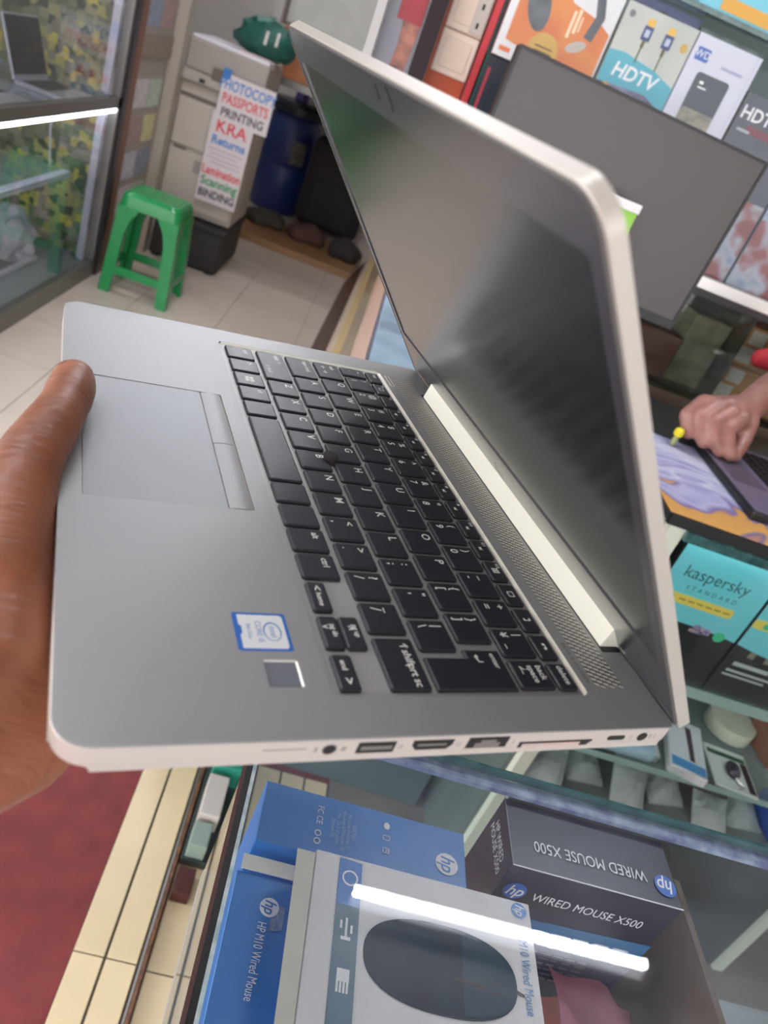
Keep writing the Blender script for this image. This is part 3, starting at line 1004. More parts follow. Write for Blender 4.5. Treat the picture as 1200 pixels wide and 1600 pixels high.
def near_showcase():
    C = thing('display_counter', 'low glass-topped showcase with computer mouse boxes under its dusty glass', 'counter', (0.043, -0.35, 0.0))
    X0, Y0 = 0.043, -0.35
    def bx(name, x0, x1, y0, y1, z0, z1, m, bevel=0.0):
        return ob(name, nbox(x0 - X0, x1 - X0, y0 - Y0, y1 - Y0, z0, z1, bevel), m, C)
    bx('glass_top', 0.045, 1.30, -0.35, 0.400, 0.994, 1.0, G_dusty)
    bx('glass_edge', 0.043, 1.30, 0.4001, 0.4025, 0.9935, 1.0005, M_glass_edge)
    bx('glass_edge', 0.0425, 0.0448, -0.35, 0.400, 0.9925, 1.0005, mat('chipped_glass_edge', (150, 175, 182), 0.15, rgb2=(196, 210, 214), nscale=90))
    bx('edge_strip', 0.09, 0.46, 0.3895, 0.4005, 0.9885, 0.9925, mat('violet_mottled_strip', (104, 106, 154), 0.3, rgb2=(168, 184, 206), nscale=60))  # mottled violet strip along the back edge of the glass
    bx('edge_trim', 0.0385, 0.0425, -0.35, 0.400, 0.972, 0.9995, M_black)
    bx('back_pane', 0.045, 1.30, 0.3955, 0.3995, 0.80, 0.988, G_clear)
    bx('side_pane', 0.0430, 0.0460, -0.35, 0.395, 0.80, 0.972, G_clear)
    bx('case_floor', 0.043, 1.30, -0.35, 0.400, 0.785, 0.80, mat('pale_case_floor', (178, 186, 188), 0.35, rgb2=(150, 158, 160), nscale=12))
    bx('pedestal', 0.42, 1.25, -0.30, 0.30, 0.0, 0.785, mat('taupe_laminate', (120, 108, 96), 0.5, noise=0.2, nscale=8))
    bx('shelf_divider', 0.395, 0.400, -0.3, 0.39, 0.80, 0.95, mat('brown_divider', (112, 98, 84), 0.5))
    # ---------------- black mouse box standing up
    zt = 0.985
    B = thing('mouse_box', 'dark purple-black mouse carton with white lettering on lid and front', 'box', (0.232, 0.335, 0.80))
    Wd, Dp, Hh = 0.132, 0.056, zt - 0.80
    body = ob('carton', nbox(0, Wd, 0, Dp, 0, Hh, 0.0008, 1), M_x500, B)
    Mf = frame((0, -0.0004, 0), (1, 0, 0), (0, 0, 1))         # front face
    Mt = frame((0, 0, Hh + 0.0002), (1, 0, 0), (0, 1, 0))       # lid
    Ml = frame((-0.0004, Dp, 0), (0, -1, 0), (0, 0, 1))        # left end
    flat('front_band', [(0, Hh - 0.072), (Wd, Hh - 0.066), (Wd, Hh - 0.046), (0, Hh - 0.052)], mat('steel_blue_print', (66, 120, 170), 0.4), body, Mf)
    flat('front_field', [(0, 0), (Wd, 0), (Wd, Hh - 0.066), (0, Hh - 0.072)], mat('navy_print', (38, 42, 82), 0.4), body, Mf)
    text('front_lettering', 'WIRED MOUSE X500', 0.0118, M_whiteprint, body, Mf @ T(0.0700, Hh - 0.026, 0.0005), sx=0.80)
    hp_logo(body, Mf @ T(0.0125, Hh - 0.024, 0.0003), 0.0085, mat('logo_blue', (60, 110, 200), 0.4), M_whiteprint)
    bars('small_print', [(0.012 + 0.016 * i, 0.024 + 0.016 * i, Hh - 0.0625 + 0.0006 * i, Hh - 0.061 + 0.0006 * i) for i in range(7)], M_whiteprint, body, Mf @ T(0, 0, 0.0004))
    rr = random.Random(3)
    bars('small_print', [(0.012 + 0.010 * i, 0.012 + 0.010 * i + rr.uniform(0.005, 0.009), 0.05 - 0.006 * j, 0.0518 - 0.006 * j) for i in range(9) for j in range(6)], M_greyprint, body, Mf @ T(0, 0.05, 0.0004))
    Mti = Mt @ T(0.063, 0.020, 0.0006) @ Matrix.Rotation(PI, 4, 'Z')
    text('lid_lettering', 'WIRED MOUSE X500', 0.0125, M_whiteprint, body, Mti, sx=0.78)
    hp_logo(body, Mt @ T(0.122, 0.016, 0.0005) @ Matrix.Rotation(PI, 4, 'Z'), 0.0085, MATS['logo_blue'], M_whiteprint)
    bars('lid_edge', [(0, Wd, 0, 0.0007)], M_whiteprint, body, Mt, 0.0004)
    bars('lid_edge', [(0, 0.0006, 0, Dp)], M_greyprint, body, Mt, 0.0004)
    text('end_lettering', 'HP WIRED\nMOUSE X500', 0.0095, M_whiteprint, body, Ml @ T(Dp / 2, Hh - 0.018, 0.0004), line=0.85, sx=0.75)
    # ---------------- white mouse box lying flat, lid flap open
    zt = 0.975
    W_ = thing('mouse_box', 'white mouse carton lying flat with a dark mouse pictured on it', 'box', (0.097, 0.195, zt - 0.055))
    bw, bd, bh = 0.149, 0.121, 0.055
    body = ob('carton', nbox(0, bw, 0, bd, 0, bh, 0.0006, 1), M_white, W_)
    Mt = frame((0, 0, bh + 0.0002), (1, 0, 0), (0, 1, 0))
    def P(x, y):                                            # world -> carton top
        return (x - 0.097, y - 0.195)
    flat('side_stripe', [(0.016, 0.0), (0.031, 0.0), (0.031, 0.118), (0.016, 0.119)], mat('slate_print', (96, 128, 146), 0.4), body, Mt)
    flat('side_stripe', [(0.016, 0.088), (0.031, 0.088), (0.031, 0.118), (0.016, 0.119)], mat('bright_blue_print', (72, 132, 206), 0.4), body, Mt, 0.0005)
    mo = flat('mouse_picture', [(0.084 + 0.049 * math.copysign(abs(math.cos(a)) ** 0.82, math.cos(a)), 0.064 + 0.0265 * math.copysign(abs(math.sin(a)) ** 0.85, math.sin(a)))
              for a in [2 * PI * k / 40 for k in range(40)]], mat('mouse_picture_navy', (16, 18, 34), 0.5, rgb2=(20, 50, 68), nscale=16, spec=0.2), body, Mt, 0.0005)
    flat('button_picture', [(0.090 + 0.0425 * math.cos(a) ** 0.8, 0.064 + 0.0245 * math.copysign(abs(math.sin(a)) ** 0.85, math.sin(a))) for a in [-1.45 + 2.9 * k / 20 for k in range(21)]], mat('mouse_picture_teal', (26, 62, 82), 0.5, spec=0.2), mo, T(0, 0, 0.0005), 0.0002)
    bars('wheel_picture', [(0.090, 0.112, 0.0585, 0.0600), (0.104, 0.128, 0.062, 0.0625), (0.104, 0.128, 0.056, 0.0565)], M_black, mo, T(0, 0, 0.0008))
    flat('cord_picture', [(0.131, 0.0600), (0.1375, 0.0586), (0.1375, 0.0600), (0.131, 0.0622)], M_black, body, Mt, 0.0006)
    Mv = frame((0, 0, bh + 0.0006), (0, -1, 0), (1, 0, 0))      # lettering running towards the viewer
    text('lettering', 'HP M10 Wired Mouse', 0.0088, M_bluetxt, body, frame((0.1405, 0.076, bh + 0.0006), (0, -1, 0), (1, 0, 0)), sx=0.68)
    hp_logo(body, frame((0.1405, 0.114, bh + 0.0006), (0, -1, 0), (1, 0, 0)), 0.0052, M_hpblue, M_whiteprint)
    # icons on the stripe: usb trident and hand
    bars('icon', [(0.0228, 0.0242, 0.068, 0.080), (0.0205, 0.0265, 0.0665, 0.0685), (0.0195, 0.0209, 0.073, 0.078), (0.0261, 0.0275, 0.071, 0.076)], M_whiteprint, body, Mt @ T(0, 0, 0.0004))
    bars('icon', [(0.0200, 0.0275, 0.043, 0.050)] + [(0.0200 + 0.002 * i, 0.0213 + 0.002 * i, 0.037, 0.043) for i in range(4)], M_whiteprint, body, Mt @ T(0, 0, 0.0004))
    d = plate_holes(ellipse(0.0235, 0.106, 0.0052, 0.0052), [ellipse(0.0235, 0.106, 0.0042, 0.0042)], 0, 0.0004)
    ob('icon', d, M_whiteprint, body, M=Mt @ T(0, 0, 0.0004))
    bm = bmesh.new()                                        # opened end flap standing off the left side
    A = [(-0.0005, 0.118, bh), (-0.0005, 0.004, bh), (-0.012, 0.000, bh + 0.006), (-0.014, 0.112, bh + 0.008)]
    vs = [bm.verts.new(p) for p in A]
    vs2 = [bm.verts.new((x, y, z - 0.0008)) for x, y, z in A]
    bm.faces.new(vs); bm.faces.new(vs2[::-1])
    for i in range(4):
        j = (i + 1) % 4
        bm.faces.new((vs[i], vs[j], vs2[j], vs2[i]))
    ob('end_flap', bm, mat('cream_card', (222, 220, 208), 0.5), body)
    bm = bmesh.new()
    box(bm, -0.0022, -0.0004, 0.002, 0.118, 0.002, bh - 0.001)
    ob('end_panel', bm, M_hpblue_dk, body)
    # ---------------- blue box at left, partly under the flap
    Bl = thing('mouse_box', 'bright blue mouse carton wedged between the showcase edge and the white carton', 'box', (0.052, 0.190, 0.80))
    hb = 0.155
    body = ob('carton', nbox(0, 0.040, 0, 0.112, 0, hb, 0.0006, 1), M_hpblue, Bl)
    hp_logo(body, frame((0.0245, 0.0925, hb + 0.0003), (0, -1, 0), (1, 0, 0)), 0.0060, M_whiteprint, M_hpblue)
    text('lettering', 'HP M10 Wired Mouse', 0.0080, M_whiteprint, body, frame((0.0215, 0.0600, hb + 0.0003), (0, -1, 0), (1, 0, 0)), sx=0.62)
    ob('inner_flap', nbox(0.002, 0.0385, 0.1123, 0.1225, hb + 0.002, hb + 0.0028), MATS['cream_card'], body)
    flat('security_label', [(0.026, 0.078), (0.034, 0.080), (0.0345, 0.094), (0.027, 0.096)], mat('hologram_silver', (190, 205, 225), 0.15, 0.7, rgb2=(120, 150, 220), nscale=400), body, T(0, 0, hb + 0.0002))
    # ---------------- blue box at the back
    Bb = thing('mouse_box', 'bright blue carton behind the white one, back panel of approval marks upward', 'box', (0.058, 0.3185, 0.80))
    hb = 0.165
    body = ob('carton', nbox(0, 0.148, 0, 0.0475, 0, hb, 0.0006, 1), M_hpblue, Bb)
    def V(x, y):
        return frame((x, y, hb + 0.0003), (0, -1, 0), (1, 0, 0))
    hp_logo(body, V(0.1335, 0.0185), 0.0082, M_whiteprint, M_hpblue)
    text('approval_marks', 'FC CE', 0.0062, M_whiteprint, body, V(0.0405, 0.031), sx=0.9)
    for k in range(2):
        d = plate_holes(ellipse(0, 0, 0.0024, 0.0024, 16), [ellipse(0, 0, 0.0017, 0.0017, 16)], 0, 0.0003)
        ob('approval_mark', d, M_whiteprint, body, M=V(0.0405, 0.0165 - 0.006 * k))
    text('small_lettering', 'USB Port\nMicrosoft Windows 7/\nWindows 8/Windows 10\nMac OS X or above\nChrome OS', 0.0042, mat('pale_blue_print', (170, 205, 240), 0.4), body, V(0.0580, 0.024), line=0.9, sx=0.72)
    flat('icon', ellipse(0, 0, 0.0028, 0.0022, 16), M_whiteprint, body, V(0.089, 0.036))
    bars('icon', [(-0.002, 0.002, -0.0025, -0.0021), (-0.002, 0.002, 0.0021, 0.0025), (-0.002, -0.0016, -0.0025, 0.0025), (0.0016, 0.002, -0.0025, 0.0025)], M_whiteprint, body, V(0.089, 0.0265))
    bars('icon', [(-0.002, 0.002, -0.0025, -0.0021), (-0.002, 0.002, 0.0021, 0.0025), (-0.002, -0.0016, -0.0025, 0.0025), (0.0016, 0.002, -0.0025, 0.0025), (-0.001, 0.001, 0.0, 0.0004), (-0.001, 0.001, 0.0012, 0.0016)], M_whiteprint, body, V(0.089, 0.0165))
    # ---------------- white box right of it, below
    Wb = thing('mouse_box', 'plain white carton in front of the black mouse carton', 'box', (0.249, 0.17, 0.80))
    body = ob('carton', nbox(0, 0.118, 0, 0.118, 0, 0.070, 0.001, 1), M_white, Wb)
    ob('tab', nbox(0.008, 0.03, 0.118, 0.1195, 0.03, 0.078), M_white, body)
    # ---------------- pink tissue-like papers
    for i, (m_, dz, rot) in enumerate(((mat('pink_paper', (226, 150, 176), 0.6, noise=0.15, nscale=60), 0.0, 0.0), (mat('salmon_paper', (232, 140, 120), 0.6, noise=0.15, nscale=60), -0.014, 0.10), (mat('pale_pink_paper', (236, 178, 190), 0.6), -0.028, -0.06))):
        pz = 0.915 + dz
        bm = bmesh.new()
        N = 8
        r0 = [bm.verts.new((0.0, 0.004 * i, 0.004 * math.sin(3))) for _ in range(1)]
        top = []
        for a in range(N + 1):
            row = []
            for b in range(5):
                x = a / N * 0.085
                y = (b / 4) * 0.055
                z = 0.006 * math.sin(a * 1.1 + b * 0.8 + i) - 0.02 * (a / N) ** 2
                row.append(bm.verts.new((x, y, z)))
            top.append(row)
        bm.verts.remove(r0[0])
        for a in range(N):
            for b in range(4):
                bm.faces.new((top[a][b], top[a + 1][b], top[a + 1][b + 1], top[a][b + 1]))
        g = bmesh.ops.solidify(bm, geom=bm.faces[:], thickness=0.0006)
        p = ob('paper', bm, m_, None, smooth=True)
        p.location = (0.290, 0.262 - 0.012 * i, pz)
        p.rotation_euler = (0, 0.1, rot)
        tag(p, ['pink paper slip fanned out beside the black mouse carton', 'salmon paper slip below the pink one', 'pale pink paper slip at the bottom of the fan'][i], 'paper', 'paper slips in the showcase')

# ================================================================== LONG COUNTER running away from the viewer
def long_counter():
    C = thing('display_counter', 'long counter with sloping front of painted reflections and brown wooden foot running to the back', 'counter', (0.0, 1.25, 0.0), math.radians(-2.06))
    LN = 4.3
    nodes = [(-0.160, 0.0), (-0.062, 0.20), (-0.021, 0.38), (0.0095, 0.45), (0.050, 0.69), (0.073, 0.965), (0.076, 0.990)]
    faces = [('plinth', mat('reddish_brown_wood', (74, 40, 36), 0.35, noise=0.3, nscale=20)), ('lower_reflection', mat('cream_reflection', (236, 216, 190), 0.2)), ('gold_reflection', mat('gold_tone', (236, 208, 150), 0.25, 0.3)),  # streaks reflected in the glass front, put into the strip colours
             ('middle_reflection', mat('smoky_reflection', (126, 114, 98), 0.14, rgb2=(190, 172, 146), nscale=5)), ('upper_reflection', mat('salmon_tone', (214, 184, 166), 0.25)), ('upper_rail', mat('violet_grey_rail', (96, 96, 118), 0.3))]
    def strip(nm, m_, A, y0, y1):
        bm = bmesh.new()
        lo = [bm.verts.new((x, y0, z)) for x, z in A]
        hi = [bm.verts.new((x, y1, z)) for x, z in A]
        bm.faces.new(lo); bm.faces.new(hi[::-1])
        n = len(A)
        for i in range(n):
            j = (i + 1) % n
            bm.faces.new((lo[i], hi[i], hi[j], lo[j]))
        ob(nm, bm, m_, C)
    for ((xa, za), (xb, zb)), (nm, m_) in zip(zip(nodes, nodes[1:]), faces):
        strip(nm, m_, [(xa, za), (xa + 0.012, za), (xb + 0.012, zb), (xb, zb)], 0.0, LN)
    strip('end_panel', mat('grey_green_panel', (86, 104, 104), 0.3), nodes + [(0.54, 0.99), (0.54, 0.0)], -0.012, -0.0005)
    ob('back_panel', nbox(0.52, 0.54, 0.0, LN, 0.0, 0.99), MATS['salmon_tone'], C)
    ob('glass_top', nbox(0.078, 0.54, -0.22, LN, 0.992, 1.0), glass('blue_tint_glass', (0.80, 0.90, 0.95), haze=((184, 208, 226), 0.55, 0.8)), C)
    ob('top_board', nbox(0.078, 0.54, 0.0, LN, 0.975, 0.9915), mat('pale_blue_board', (150, 180, 200), 0.4), C)
    ob('top_support', nbox(0.12, 0.53, -0.20, -0.17, 0.93, 0.9915), M_alupro, C)
    bm = bmesh.new()
    lathe(bm, [(0.010, 0.0), (0.012, 0.004), (0.006, 0.008)], 16)
    ob('lock', bm, MATS['gold_tone'], C, smooth=True, M=Matrix.Translation((0.0285, 1.0, 0.565)) @ Matrix.Rotation(math.radians(-90), 4, 'Y'))

# things lying low in the gap by the counter foot
def foot_gap():
    o = ob('drawer_base', nbox(0.0, 0.075, 0.0, 0.285, 0.0, 0.02, 0.002), mat('dark_teal_board', (52, 62, 62), 0.3), None)
    o.location = (0.050, 0.93, 0.0)
    o.rotation_euler = (0, 0, 0)
    tag(o, 'dark board lying on the floor between the door track and the counter', 'board')
    data = [('carton', 'pale grey carton on the dark board by the door track', (200, 196, 192), 0.058, 1.00, 0.042, 0.10, 0.05, 0.0),
            ('carton', 'small sea-green carton on the dark board beside the grey one', (140, 160, 150), 0.056, 0.925, 0.036, 0.055, 0.04, 0.0),
            ('carton', 'bright teal carton at the far end of the dark board', (40, 140, 120), 0.060, 1.115, 0.06, 0.09, 0.06, 0.0),
            ('carton', 'dark red block at the near end of the dark board', (70, 26, 26), 0.052, 0.855, 0.034, 0.055, 0.03, 0.0)]
    for n, lab, c, x, y, w_, d, h, r in data:
        k = ob(n, nbox(0, w_, 0, d, 0, h, 0.002), mat('gap_%s' % lab[:8], c, 0.45), None)
        k.location = (x, y, 0.020 if y > 0.925 else 0.0)
        if 'sea-green' in lab:
            k.location = (x, y + 0.01, 0.020)
        tag(k, lab, 'box')
    # cream floor tiles on the inner side of the track
    fl = struct(ob('trim_4', nbox(0.0475, 0.33, -0.3, 1.215, -0.04, -0.0015), M_grout))
    bt = nbox(0.0015, 0.0525, 0.0015, 0.5985, -0.0015, 0.0, 0.0006, 1)
    first = None
    for ix in range(5):
        for jy in range(0, 3):
            if jy == 2:
                continue
            X, Y = 0.048 + ix * 0.056, 0.727 + (jy - 1) * 0.6
            if first is None:
                first = ob('tile', bt, M_cream, fl, M=T(X, Y, 0) @ Matrix.Diagonal((1, 0.81 if Y > 0.7 else 1.0, 1, 1)))
            else:
                inst(first, 'tile', fl, T(X, Y, 0) @ Matrix.Diagonal((1, 0.81 if Y > 0.7 else 1.0, 1, 1)))

def marbled():
    m = ramp_mat('marbled_mat', [(0.20, (120, 116, 180)), (0.32, (176, 182, 222)), (0.40, (212, 216, 234)), (0.46, (150, 150, 205)), (0.52, (190, 192, 226)), (0.57, (124, 108, 168)), (0.60, (214, 160, 84)), (0.74, (228, 172, 90)), (0.82, (120, 110, 150)), (0.88, (196, 140, 110))],
                 'NOISE', 3.6, 2, 0.5, 2.4)
    nt = m.node_tree
    noise = next(n for n in nt.nodes if n.type == 'TEX_NOISE')
    rampn = next(n for n in nt.nodes if n.type == 'VALTORGB')
    tc = next(n for n in nt.nodes if n.type == 'TEX_COORD')
    sp = nt.nodes.new('ShaderNodeSeparateXYZ')
    nt.links.new(tc.outputs['Object'], sp.inputs[0])
    mr = nt.nodes.new('ShaderNodeMapRange')
    mr.inputs[1].default_value = 0.0
    mr.inputs[2].default_value = 0.16
    mr.inputs[3].default_value = 0.22
    mr.inputs[4].default_value = -0.06
    nt.links.new(sp.outputs[1], mr.inputs[0])
    ad = nt.nodes.new('ShaderNodeMath')
    nt.links.new(noise.outputs['Fac'], ad.inputs[0])
    nt.links.new(mr.outputs[0], ad.inputs[1])
    nt.links.new(ad.outputs[0], rampn.inputs[0])
    return m

# ================================================================== SERVICE COUNTER across the shop, mat on top, showcase below
def service_counter():
    C = thing('display_counter', 'glass-fronted service counter under the patterned desk mat', 'counter', (0.57, 1.0, 0.0))
    X0, Y0 = 0.57, 1.0
    def bx(name, x0, x1, y0, y1, z0, z1, m, bevel=0.0):
        return ob(name, nbox(x0 - X0, x1 - X0, y0 - Y0, y1 - Y0, z0, z1, bevel), m, C)
    bx('top_board', 0.565, 1.29, 1.004, 1.60, 0.985, 0.996, mat('dark_counter_board', (46, 48, 50), 0.3))
    bx('top_edge', 0.565, 1.29, 0.996, 1.004, 0.982, 0.999, M_black)
    bx('glass_lip', 0.60, 1.29, 0.990, 0.9995, 0.966, 0.982, M_glass_edge)
    bx('led_strip', 0.61, 1.25, 1.006, 1.014, 0.972, 0.980, emit('counter_led', (250, 252, 255), 9.0))
    bx('led_strip', 0.61, 1.25, 1.0085, 1.013, 0.690, 0.697, emit('added_shelf_glow', (250, 252, 255), 14.0))  # second strip, unseen, added to brighten the lower shelves
    bx('post', 0.575, 0.600, 1.0, 1.02, 0.0, 0.982, mat('pale_green_post', (206, 214, 200), 0.4))
    bx('post', 1.255, 1.28, 1.0, 1.02, 0.0, 0.982, MATS['pale_green_post'])
    bx('front_pane', 0.602, 1.254, 1.0, 1.004, 0.30, 0.972, G_clear)
    bx('glass_shelf', 0.602, 1.254, 1.008, 1.42, 0.700, 0.706, glass('greenish_shelf_glass', (0.86, 0.93, 0.92), haze=((90, 116, 124), 0.15, 0.35)))
    bx('glass_shelf', 0.602, 1.254, 1.008, 1.42, 0.500, 0.506, glass('shelf_glass_low', (0.80, 0.90, 0.88), haze=((170, 186, 186), 0.12, 0.3)))
    bx('shelf_rim', 0.602, 1.254, 1.0045, 1.0078, 0.497, 0.509, mat('pale_glass_rim', (160, 190, 184), 0.12))
    bx('shelf_rim', 0.602, 1.254, 1.0045, 1.0078, 0.686, 0.707, MATS['pale_glass_rim'])
    bx('case_floor', 0.575, 1.28, 1.005, 1.45, 0.36, 0.385, mat('pale_grey_base', (150, 158, 158), 0.4))
    bx('back_panel', 0.575, 1.28, 1.45, 1.47, 0.0, 0.982, mat('grey_blue_panel', (84, 98, 108), 0.35))
    bx('side_panel', 0.565, 0.574, 1.02, 1.45, 0.0, 0.982, mat('grey_side_panel', (92, 106, 104), 0.4))
    bx('plinth', 0.60, 1.27, 1.01, 1.45, 0.0, 0.36, mat('dark_plinth', (58, 60, 62), 0.5))
    # desk mat with marbled print
    mt = ob('desk_mat', nbox(0, 0.71, 0, 0.345, 0, 0.003, 0.001, 1),
            marbled(), None)
    mt.location = (0.568, 1.006, 0.996)
    tag(mt, 'desk mat with lilac and orange marbled swirls', 'mat')
    # antivirus boxes standing behind the glass
    M_teal = mat('turquoise_card', (92, 198, 206), 0.3, rgb2=(122, 198, 214), nscale=5)
    M_tdark = mat('black_green_card', (34, 40, 44), 0.35)
    M_dtext = mat('dark_teal_print', (40, 86, 96), 0.5)
    for i, (x, dark_text) in enumerate(((0.622, False), (0.800, True), (0.978, False))):
        lab = ['turquoise software carton right beside the pale post, nearest the laptop lid', 'turquoise and black software carton second from the pale post', 'turquoise software carton furthest from the pale post'][i]
        B = thing('software_box', lab, 'box', (x, 1.012, 0.7065), group='software cartons on the upper shelf')
        Wd, Hh = 0.172, 0.272
        body = ob('carton', nbox(0, Wd, 0, 0.03, 0, Hh, 0.001, 1), M_tdark, B)
        Mf = frame((0, -0.0004, 0), (1, 0, 0), (0, 0, 1))
        pts = [(0, Hh), (0, 0.107)] + [(Wd * k / 10, 0.107 + (0.006 if i == 0 else -0.01) * math.sin(PI * k / 10)) for k in range(1, 10)] + [(Wd, 0.107), (Wd, Hh)]
        f = flat('front_field', pts[::-1], M_teal, body, Mf, 0.0004)
        Mp = Mf @ T(0, 0, 0.0006)
        text('brand_lettering', 'kaspersky', 0.031, M_dtext, body, Mp @ T(0.080, 0.205, 0), sx=0.95)
        text('brand_lettering', 'STANDARD', 0.0115, M_dtext, body, Mp @ T(0.085, 0.178, 0), space=1.75)
        yb = flat('award_band', rrect(0.0, 0.138, 0.146, 0.164, 0.006, 4), mat('yellow_print', (214, 198, 92), 0.5), body, Mp, 0.0004)
        flat('tick_mark', ellipse(0.024, 0.155, 0.006, 0.006, 16), mat('green_print', (50, 180, 130), 0.5), body, Mp @ T(0, 0, 0.0005), 0.0003)
        bars('small_print', [(0.04 + 0.016 * k, 0.052 + 0.016 * k, 0.1535, 0.1565) for k in range(6)], mat('olive_print', (150, 136, 60), 0.5), body, Mp @ T(0, 0, 0.0005))
        if i != 1:
            bars('flag_print', [(0.088, 0.112, 0.102, 0.108), (0.092, 0.104, 0.110, 0.118), (0.106, 0.124, 0.104, 0.116)], mat('flag_colours', (206, 170, 170), 0.5, rgb2=(90, 100, 160), nscale=90), body, Mp)
            flat('tick_mark', ellipse(0.142, 0.108, 0.010, 0.010, 20), MATS['green_print'], body, Mp)
        else:
            bars('icon', [(0.030, 0.042, 0.088, 0.100), (0.062, 0.074, 0.086, 0.098)], mat('gold_grey_print', (120, 124, 110), 0.5), body, Mp)
            bars('small_print', [(0.016, 0.084, 0.066, 0.074), (0.012, 0.100, 0.052, 0.057), (0.010, 0.090, 0.043, 0.047)], mat('pale_print', (170, 182, 186), 0.5), body, Mp)
    # ----- lower shelf: flat packets, a mouse on its card, a roll
    z0 = 0.506
    def pack(name, label, x, y, w_, d, h, rot, m, z=z0, cat='packet', group='goods on the lower glass shelf', rx=0.0):
        k = ob(name, nbox(0, w_, 0, d, 0, h, min(h * 0.3, 0.002), 1), m, None)
        k.location = (x, y, z)
        k.rotation_euler = (rx, 0, rot)
        tag(k, label, cat, group)
        return k
    Mp_w = mat('white_packet', (206, 210, 214), 0.3)
    p = pack('cable_packet', 'white packet with a blue band and a dark window on the lower glass shelf', 0.845, 1.012, 0.075, 0.15, 0.02, -0.25, Mp_w)
    flat('blue_band', [(0.004, 0.006), (0.072, 0.006), (0.072, 0.03), (0.004, 0.03)], mat('sky_blue_print', (70, 146, 200), 0.4), p, T(0, 0, 0.0201))
    flat('dark_window', [(0.042, 0.035), (0.052, 0.035), (0.05, 0.13), (0.038, 0.13)], mat('brown_window', (70, 62, 66), 0.3), p, T(0, 0, 0.0201))
    p = pack('cable_packet', 'plain white packet behind the blue-banded one', 0.77, 1.03, 0.06, 0.12, 0.018, -0.1, mat('grey_white_packet', (180, 188, 192), 0.35))
    flat('label', [(0.008, 0.02), (0.05, 0.02), (0.05, 0.05), (0.008, 0.05)], MATS['sky_blue_print'], p, T(0, 0, 0.0181))
    p = pack('mouse_card', 'white card packet with a green bar holding a small dark mouse', 0.950, 1.012, 0.09, 0.11, 0.006, -0.1, mat('pale_card', (206, 214, 208), 0.4))
    flat('green_bar', [(0.004, 0.084), (0.086, 0.084), (0.086, 0.096), (0.004, 0.096)], mat('dark_green_print', (36, 78, 56), 0.5), p, T(0, 0, 0.0061))
    flat('black_bar', [(0.072, 0.006), (0.086, 0.006), (0.086, 0.082), (0.072, 0.082)], M_black, p, T(0, 0, 0.0061))
    bm = bmesh.new()
    bmesh.ops.create_uvsphere(bm, u_segments=16, v_segments=8, radius=1.0)
    bmesh.ops.scale(bm, vec=(0.014, 0.022, 0.012), verts=bm.verts)
    ob('mouse', bm, mat('mouse_black', (46, 46, 58), 0.25), p, smooth=True, M=T(0.045, 0.048, 0.012))
    bm = bmesh.new()
    tube(bm, [(0.045, 0.03, 0.012), (0.05, 0.02, 0.01), (0.06, 0.012, 0.009), (0.05, 0.006, 0.009)], 0.003)
    ob('plug', bm, M_alupro, p, smooth=True)
    bm = bmesh.new()
    lathe(bm, [(0.012, 0), (0.05, 0), (0.05, 0.03), (0.012, 0.03)], 28)
    k = ob('tape_roll', bm, mat('beige_tape', (190, 194, 176), 0.45), None)
    k.location = (1.045, 1.19, z0)
    tag(k, 'beige tape roll lying behind the white mouse card', 'tape', 'goods on the lower glass shelf')
    bm = bmesh.new()
    cyl(bm, (0, 0, 0.014), (0.2, -0.0, 0.014), 0.014, n=14)
    k = ob('clear_tube', bm, mat('pale_blue_tube', (160, 190, 206), 0.15), None, smooth=False)
    k.location = (0.61, 1.026, z0)
    tag(k, 'pale blue plastic tube along the front of the lower glass shelf', 'tube', 'goods on the lower glass shelf')
    pack('card_box', 'brown hand-sized pouch at the back of the lower glass shelf', 1.10, 1.10, 0.1, 0.1, 0.05, 0.1, mat('brown_pouch', (140, 92, 74), 0.5), cat='pouch')
    # ----- bottom of the case: leaning packets with black headers
    M_bkh = mat('black_header_card', (42, 42, 44), 0.4)
    M_film = mat('milky_film_packet', (182, 192, 192), 0.25, rgb2=(200, 210, 210), nscale=25)
    spots = [(0.615, 'leftmost milky'), (0.705, 'second milky'), (0.795, 'third milky'), (0.885, 'fourth milky'), (0.975, 'fifth milky'), (1.065, 'sixth milky')]
    rr = random.Random(11)
    for i, (x, lab) in enumerate(spots):
        P = thing('cable_pouch', '%s pouch from the pale post, black header, on the case floor' % lab, 'pouch', (x, 1.022 + 0.02 * (i % 2), 0.386), math.radians((-9, 6, -4, 10, -7, 5)[i]), group='milky pouches on the case floor')
        Mr = Matrix.Rotation(math.radians((30, 16, 34, 20, 28, 14)[i]), 4, 'X')
        pw, pl = (0.074, 0.082, 0.07, 0.084, 0.072, 0.08)[i], (0.085, 0.07, 0.095, 0.08, 0.07, 0.09)[i]
        bm = bmesh.new()
        N = 6
        top = [[bm.verts.new((pw * a / N, pl * b / N, 0.004 + 0.012 * math.sin(PI * a / N) * math.sin(PI * b / N) + rr.uniform(-0.002, 0.002))) for b in range(N + 1)] for a in range(N + 1)]
        bot = [[bm.verts.new((pw * a / N, pl * b / N, 0.0)) for b in range(N + 1)] for a in range(N + 1)]
        for a in range(N):
            for b in range(N):
                bm.faces.new((top[a][b], top[a + 1][b], top[a + 1][b + 1], top[a][b + 1]))
                bm.faces.new((bot[a][b], bot[a][b + 1], bot[a + 1][b + 1], bot[a + 1][b]))
